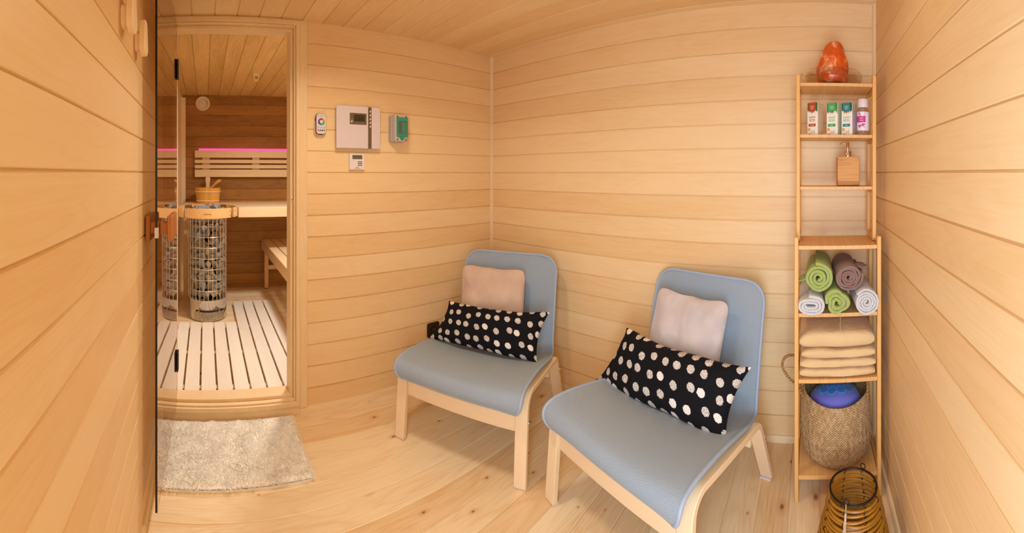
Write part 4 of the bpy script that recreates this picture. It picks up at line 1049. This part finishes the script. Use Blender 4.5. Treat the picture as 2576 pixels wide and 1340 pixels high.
# --- folded sheets
sh = NT('beige cotton sheet'); n1 = sh.noise(sh.coord(), 9, 3); sh.col(sh.mix(n1, lin('e0c194'), lin('d6b27e'))); sh.set(rough=0.85, spec=0.15, sheen=0.2); sh.bump(sh.noise(sh.coord(), 16, 3, 0.55, 1.4), 0.55, 0.010)
def sheet(z0, z1, y0, y1, x0, x1, label, seed, puff=0.0):
    m = MB(); nu, nv = 30, 28; H2 = (z1 - z0) / 2
    def fn(a, b):      # a along y, b around the section in x-z
        y = y0 + (y1 - y0) * a; th = 2 * pi * b
        c_, s_ = cos(th), sin(th); e = 4.5
        ex = abs(c_) ** (2 / e) * (1 if c_ > 0 else -1); ez = abs(s_) ** (2 / e) * (1 if s_ > 0 else -1)
        fall = 1 - 0.45 * abs(2 * a - 1) ** 12
        xw = (x1 - x0) / 2 * (1 - 0.05 * abs(2 * a - 1) ** 8)
        nz = noise.noise(Vector((y * 16 + seed, ex * 2, seed))) * 0.006
        x = (x0 + x1) / 2 + ex * xw + noise.noise(Vector((y * 12, ez + seed, 5))) * 0.006
        z = (z0 + z1) / 2 + ez * H2 * fall * 1.0 + (nz if ez > 0 else nz * 0.15) + puff * max(0, ez) * sin(pi * a) ** 0.5
        return (x, y, z)
    m.grid(fn, nu, nv)
    bmesh.ops.remove_doubles(m.bm, verts=m.bm.verts, dist=1e-5); bmesh.ops.holes_fill(m.bm, edges=m.bm.edges, sides=60)
    ctr = Vector(((x0 + x1) / 2, (y0 + y1) / 2, z0))
    for v_ in m.bm.verts: v_.co -= ctr
    o = m.build('folded_sheet', sh.m, ang=50); o.location = ctr
    return finish(o, None, label, 'folded sheet', 'stack of folded sheets')
sheet(0.4965, 0.5335, 0.045, -0.262, 1.552, 1.79, 'folded beige sheet at the bottom of the stack on the shelf board', 1)
sheet(0.5335, 0.5700, 0.044, -0.264, 1.554, 1.79, 'folded beige sheet, second from the bottom of the stack', 5)
sheet(0.5700, 0.6120, 0.038, -0.262, 1.556, 1.79, 'folded beige sheet just under the thick topmost one', 9)
sheet(0.6125, 0.6760, 0.046, -0.260, 1.556, 1.79, 'thick rumpled beige sheet on top of the folded stack', 14, 0.012)

# --- woven belly basket
bk = NT('woven seagrass'); uvb = bk.sep(bk.coord('UV'))
U_ = bk.math('MULTIPLY', uvb[0], 40.0); V_ = bk.math('MULTIPLY', uvb[1], 100.0)
tri = bk.math('ABSOLUTE', bk.math('SUBTRACT', bk.math('MULTIPLY', bk.math('FRACT', U_), 2.0), 1.0))
st = bk.math('FRACT', bk.math('ADD', V_, bk.math('MULTIPLY', tri, 1.4)))
hgt = bk.math('SINE', bk.math('MULTIPLY', st, pi))
strand = bk.n('ShaderNodeTexWhiteNoise', noise_dimensions='2D'); bk.l(bk.comb(bk.math('FLOOR', bk.math('MULTIPLY', U_, 2.0)), bk.math('FLOOR', bk.math('ADD', V_, bk.math('MULTIPLY', tri, 1.4))), 0.0), strand.inputs['Vector'])
bc = bk.mix(strand.outputs['Value'], lin('e6c596'), lin('c19a68'))
bk.col(bk.mix(bk.ramp(hgt, [(0.0, (1, 1, 1)), (0.28, (0, 0, 0))]), bc, lin('b08656'))); bk.set(rough=0.7, spec=0.2); bk.bump(hgt, 0.9, 0.005)
t = empty('belly_basket', (1.6895, -0.1105, 0.1105), label='round woven seagrass basket on the lowest board of the shelf', cat='basket')
prof = [(0, 0.0), (0.100, 0.0), (0.124, 0.010), (0.141, 0.034), (0.1505, 0.070), (0.1545, 0.100), (0.1570, 0.112), (0.1535, 0.124), (0.1530, 0.17), (0.1510, 0.21), (0.1465, 0.245), (0.142, 0.270), (0.137, 0.270), (0.1415, 0.243), (0.146, 0.208), (0.148, 0.17), (0.149, 0.118), (0.144, 0.078), (0.133, 0.04), (0.115, 0.016), (0, 0.006)]
pf = []
for a, b in zip(prof, prof[1:]):
    for k in range(3): pf.append((a[0] + (b[0] - a[0]) * k / 3, a[1] + (b[1] - a[1]) * k / 3))
pf.append(prof[-1])
m = MB(); m.lathe(pf, 72, None)
for v_ in m.bm.verts:
    r = hypot(v_.co.x, v_.co.y)
    if v_.co.z > 0.15:
        a = atan2(v_.co.y, v_.co.x); f_ = (v_.co.z - 0.15) / 0.12
        v_.co.z += f_ * (0.022 * abs(sin(a)) ** 2 - 0.006)
    v_.co.x += 0.004 * noise.noise(v_.co * 9); v_.co.y += 0.004 * noise.noise(v_.co * 9 + Vector((4, 4, 4)))
m.build('woven_body', bk.m, t, ang=60)
rope = NT('twisted seagrass'); wv = rope.n('ShaderNodeTexWave'); wv.inputs['Scale'].default_value = 38; wv.bands_direction = 'DIAGONAL'; rope.l(rope.coord(), wv.inputs['Vector'])
rope.col(rope.mix(wv.outputs['Fac'], lin('8a5c2e'), lin('c79a60'))); rope.set(rough=0.7); rope.bump(wv.outputs['Fac'], 0.8, 0.003)
def twist(pts, r, mt, name, parent, tw=90):
    P = catmull(pts, 10); m = MB()
    for ph in (0, 2 * pi / 3, 4 * pi / 3):
        s_ = 0; Q = []
        for i, p in enumerate(P):
            p = Vector(p); tng = (Vector(P[min(i + 1, len(P) - 1)]) - Vector(P[max(i - 1, 0)])).normalized()
            a = tng.cross(Vector((0.3, 0.2, 1))).normalized(); b = tng.cross(a)
            if i: s_ += (p - Vector(P[i - 1])).length
            Q.append(p + (a * cos(s_ * tw + ph) + b * sin(s_ * tw + ph)) * r * 0.55)
        m.tube(Q, r * 0.62, 6)
    return m.build(name, mt, parent, ang=60)
# handles rise from the rim at both sides; the outer one leans out past the shelf post
twist([(-0.02, 0.140, 0.215), (-0.03, 0.152, 0.27), (-0.04, 0.180, 0.315), (-0.045, 0.208, 0.345), (-0.035, 0.232, 0.380), (-0.02, 0.228, 0.408), (0.0, 0.205, 0.416), (0.01, 0.178, 0.405), (0.012, 0.160, 0.36), (0.01, 0.150, 0.30), (0.01, 0.146, 0.235)], 0.0055, rope.m, 'rope_handle', t)
twist([(-0.06, -0.128, 0.23), (-0.066, -0.130, 0.29), (-0.05, -0.132, 0.33), (-0.02, -0.134, 0.345), (0.01, -0.134, 0.335), (0.02, -0.134, 0.29), (0.02, -0.134, 0.24)], 0.0055, rope.m, 'rope_handle', t)
# blue cushion inside the basket
bl = NT('blue mandala fabric'); oc_ = bl.sep(bl.coord()); ang_ = bl.math('ARCTAN2', bl.math('ADD', oc_[0], 0.005), oc_[1]); rad_ = bl.math('SQRT', bl.math('ADD', bl.math('POWER', oc_[0], 2.0), bl.math('POWER', oc_[1], 2.0)))
pet = bl.math('ABSOLUTE', bl.math('SINE', bl.math('MULTIPLY', ang_, 6.0)))
edge_r = bl.math('MULTIPLY_ADD', bl.math('POWER', pet, 0.6), 0.016, 0.078)
inn = bl.math('LESS_THAN', rad_, edge_r); lnn = bl.math('LESS_THAN', bl.math('ABSOLUTE', bl.math('SUBTRACT', rad_, edge_r)), 0.0035)
ln2 = bl.math('LESS_THAN', bl.math('ABSOLUTE', bl.math('SUBTRACT', rad_, bl.math('MULTIPLY_ADD', pet, -0.014, 0.070))), 0.003)
cb = bl.mix(inn, lin('6a6cc4'), lin('2f6cc4')); cb = bl.mix(bl.math('MAXIMUM', lnn, ln2), cb, lin('3c96e4'))
bl.col(cb); bl.set(rough=0.85, spec=0.15, sheen=0.2); bl.bump(bl.noise(bl.coord(), 40, 2), 0.3, 0.003)
m = MB(); m.ico((0, 0, 0), (0.112, 0.112, 0.075), 4, lambda p: p * (1 + 0.05 * noise.noise(p * 1.6))); o = m.build('round_cushion', bl.m, ang=60)
o.location = (1.685, -0.108, 0.335); o.rotation_euler = (0, 0.30, 0); finish(o, None, 'blue round cushion with petal pattern tucked into the woven basket', 'cushion')

# ------------------------------------------------------------------ rattan lantern
t = empty('rattan_lantern', (1.283, -0.142, 0), label='tapering yellow rattan ring lantern on dark wires before the shelf', cat='lantern')
ra = NT('yellow rattan'); n1 = ra.noise(ra.coord(), 35, 3); ra.col(ra.mix(n1, lin('b57a1c'), lin('85560f'))); ra.set(rough=0.4)
def cone(z): return 0.137 - (0.137 - 0.078) * min(1, z / 0.277) ** 1.1
random.seed(4)
m = MB()
for k in range(21):
    z = 0.009 + k * 0.0125; r = cone(z); ph = random.uniform(0, 6); ex, ey = random.uniform(-0.002, 0.002), random.uniform(-0.002, 0.002)
    m.tube([((r + 0.001 * sin(3 * a + ph)) * cos(a) + ex, (r + 0.001 * cos(2 * a + ph)) * sin(a) + ey, z + 0.0018 * sin(a * 2 + ph)) for a in [2 * pi * j / 40 for j in range(40)]], 0.0042, 7, True)
m.build('rattan_rings', ra.m, t)
dw = plain('dark iron wire', '2b211c', 0.5, 0.6)
m = MB()
for k in range(8):
    a = 2 * pi * k / 8 + 0.3; P = []
    for j in range(60):
        z = 0.004 + j * 0.2745 / 59; r = cone(z) + 0.0052 * cos(j * pi / 3.0 * 1.0); P.append((r * cos(a) - 0.0018 * sin(j * 1.05) * sin(a), r * sin(a) + 0.0018 * sin(j * 1.05) * cos(a), z))
    m.tube(P, 0.0016, 5)
m.build('upright_wires', dw, t)
m = MB(); m.tube([(0.078 * cos(2 * pi * j / 48), 0.078 * sin(2 * pi * j / 48), 0.278) for j in range(48)], 0.0034, 8, True); m.build('top_hoop', dw, t)
m = MB(); m.tube([(0.137 * cos(2 * pi * j / 48), 0.137 * sin(2 * pi * j / 48), 0.0034) for j in range(48)], 0.0032, 8, True); m.build('base_hoop', dw, t)
jute = NT('grey jute rope'); jute.col(lin('b8a184')); jute.set(rough=0.9)
for a in (2.75, -0.55):
    m = MB(); r0 = 0.079; c_, s_ = cos(a), sin(a)
    m.tube([(r0 * c_ + 0.009 * cos(b) * (-s_), r0 * s_ + 0.009 * cos(b) * c_, 0.290 + 0.009 * sin(b)) for b in [2 * pi * j / 16 for j in range(16)]], 0.0017, 6, True); m.build('wire_eye', dw, t)
    m = MB(); m.tube([((r0 + 0.004) * c_, (r0 + 0.004) * s_, 0.285), ((r0 + 0.008) * c_, (r0 + 0.008) * s_, 0.262)], 0.0022, 8); m.tube([((r0 + 0.009) * c_, (r0 + 0.009) * s_, 0.262), ((r0 + 0.014) * c_, (r0 + 0.014) * s_, 0.236)], 0.0045, 10); m.build('metal_clasp', M_screw, t)
    twist([((r0 + 0.014) * c_, (r0 + 0.014) * s_, 0.238), ((r0 + 0.028) * c_ - 0.005 * s_, (r0 + 0.028) * s_, 0.19), ((r0 + 0.045) * c_ - 0.012 * s_, (r0 + 0.045) * s_ + 0.01 * c_, 0.12), ((r0 + 0.062) * c_ - 0.02 * s_, (r0 + 0.062) * s_ + 0.02 * c_, 0.05), ((r0 + 0.072) * c_ - 0.04 * s_, (r0 + 0.072) * s_ + 0.04 * c_, 0.009), ((r0 + 0.074) * c_ - 0.08 * s_, (r0 + 0.07) * s_ + 0.08 * c_, 0.008)], 0.005, jute.m, 'rope', t)
t2 = empty('pillar_candle', (1.283, -0.142, 0.001), label='white pillar candle standing inside the rattan lantern', cat='candle')
m = MB(); m.lathe([(0, 0), (0.038, 0), (0.039, 0.003), (0.039, 0.105), (0.036, 0.108), (0.02, 0.104), (0, 0.103)], 32); m.build('wax', plain('candle wax', 'efe6d8', 0.5, sss=0.2), t2, ang=50)
m = MB(); m.tube([(0, 0, 0.103), (0.001, 0, 0.110), (0.003, 0, 0.114)], 0.0012, 6); m.build('wick', M_black, t2)

# ------------------------------------------------------------------ shaggy rug
t = empty('bath_rug', (0.135, 1.815, 0), label='cream shaggy bath rug on the floor before the sauna door', cat='rug')
rx0, rx1, ry0, ry1 = -0.185 - 0.135, 0.462 - 0.135, 1.597 - 1.815, 2.036 - 1.815
m = MB(); m.prism(rrect(rx1 - rx0, ry1 - ry0, 0.02, 4, (rx0 + rx1) / 2, (ry0 + ry1) / 2), 0.0005, 0.008, 'z')
def rugz(x, y):
    e_ = min(x - rx0, rx1 - x, y - ry0, ry1 - y)
    return 0.008 + 0.012 * min(1, max(0, e_ / 0.022)) ** 0.5 * (1 + 0.35 * noise.noise(Vector((x * 38, y * 38, 2))) + 0.15 * noise.noise(Vector((x * 110, y * 110, 2))))
m.grid(lambda a, b: (rx0 + 0.003 + (rx1 - rx0 - 0.006) * a, ry0 + 0.003 + (ry1 - ry0 - 0.006) * b, rugz(rx0 + 0.003 + (rx1 - rx0 - 0.006) * a, ry0 + 0.003 + (ry1 - ry0 - 0.006) * b)), 150, 100)
shag = NT('cream shag'); n1 = shag.noise(shag.coord(), 26, 3); shag.col(shag.mix(n1, lin('fffdf9'), lin('f8f1e6'))); shag.set(rough=0.95, sheen=0.3, spec=0.05)
m.build('backing', shag.m, t)
random.seed(11); vs, fs = [], []
for k in range(30000):
    x, y = random.uniform(rx0, rx1), random.uniform(ry0, ry1)
    ed_ = min(x - rx0, rx1 - x, y - ry0, ry1 - y)
    n_ = noise.noise(Vector((x * 14, y * 14, 0))); n2_ = noise.noise(Vector((x * 14, y * 14, 9)))
    lx, ly = n_ * 0.010 + random.uniform(-0.006, 0.006), n2_ * 0.010 + random.uniform(-0.006, 0.006) - 0.002
    if ed_ < 0.012:
        lx += 0.010 * (1 if x > (rx0 + rx1) / 2 else -1) * (min(x - rx0, rx1 - x) < 0.012); ly += 0.010 * (1 if y > 0 else -1) * (min(y - ry0, ry1 - y) < 0.012)
        if y > 0: ly = min(ly, 0.0)
    h = random.uniform(0.005, 0.010); zb = rugz(x, y) - 0.002; a = random.uniform(0, pi); w_ = 0.0012; dx, dy = cos(a) * w_, sin(a) * w_
    i = len(vs)
    vs += [(x - dx, y - dy, zb), (x + dx, y + dy, zb), (x + lx * 0.35 + dx, y + ly * 0.35 + dy, zb + h * 0.62), (x + lx * 0.35 - dx, y + ly * 0.35 - dy, zb + h * 0.62), (x + lx + dx * 0.6, y + ly + dy * 0.6, zb + h * 0.92), (x + lx - dx * 0.6, y + ly - dy * 0.6, zb + h * 0.92)]
    fs += [(i, i + 1, i + 2, i + 3), (i + 3, i + 2, i + 4, i + 5)]
me = bpy.data.meshes.new('pile'); me.from_pydata(vs, [], fs); me.materials.append(shag.m)
o = bpy.data.objects.new('pile', me); C.objects.link(o); finish(o, t, kind='stuff')
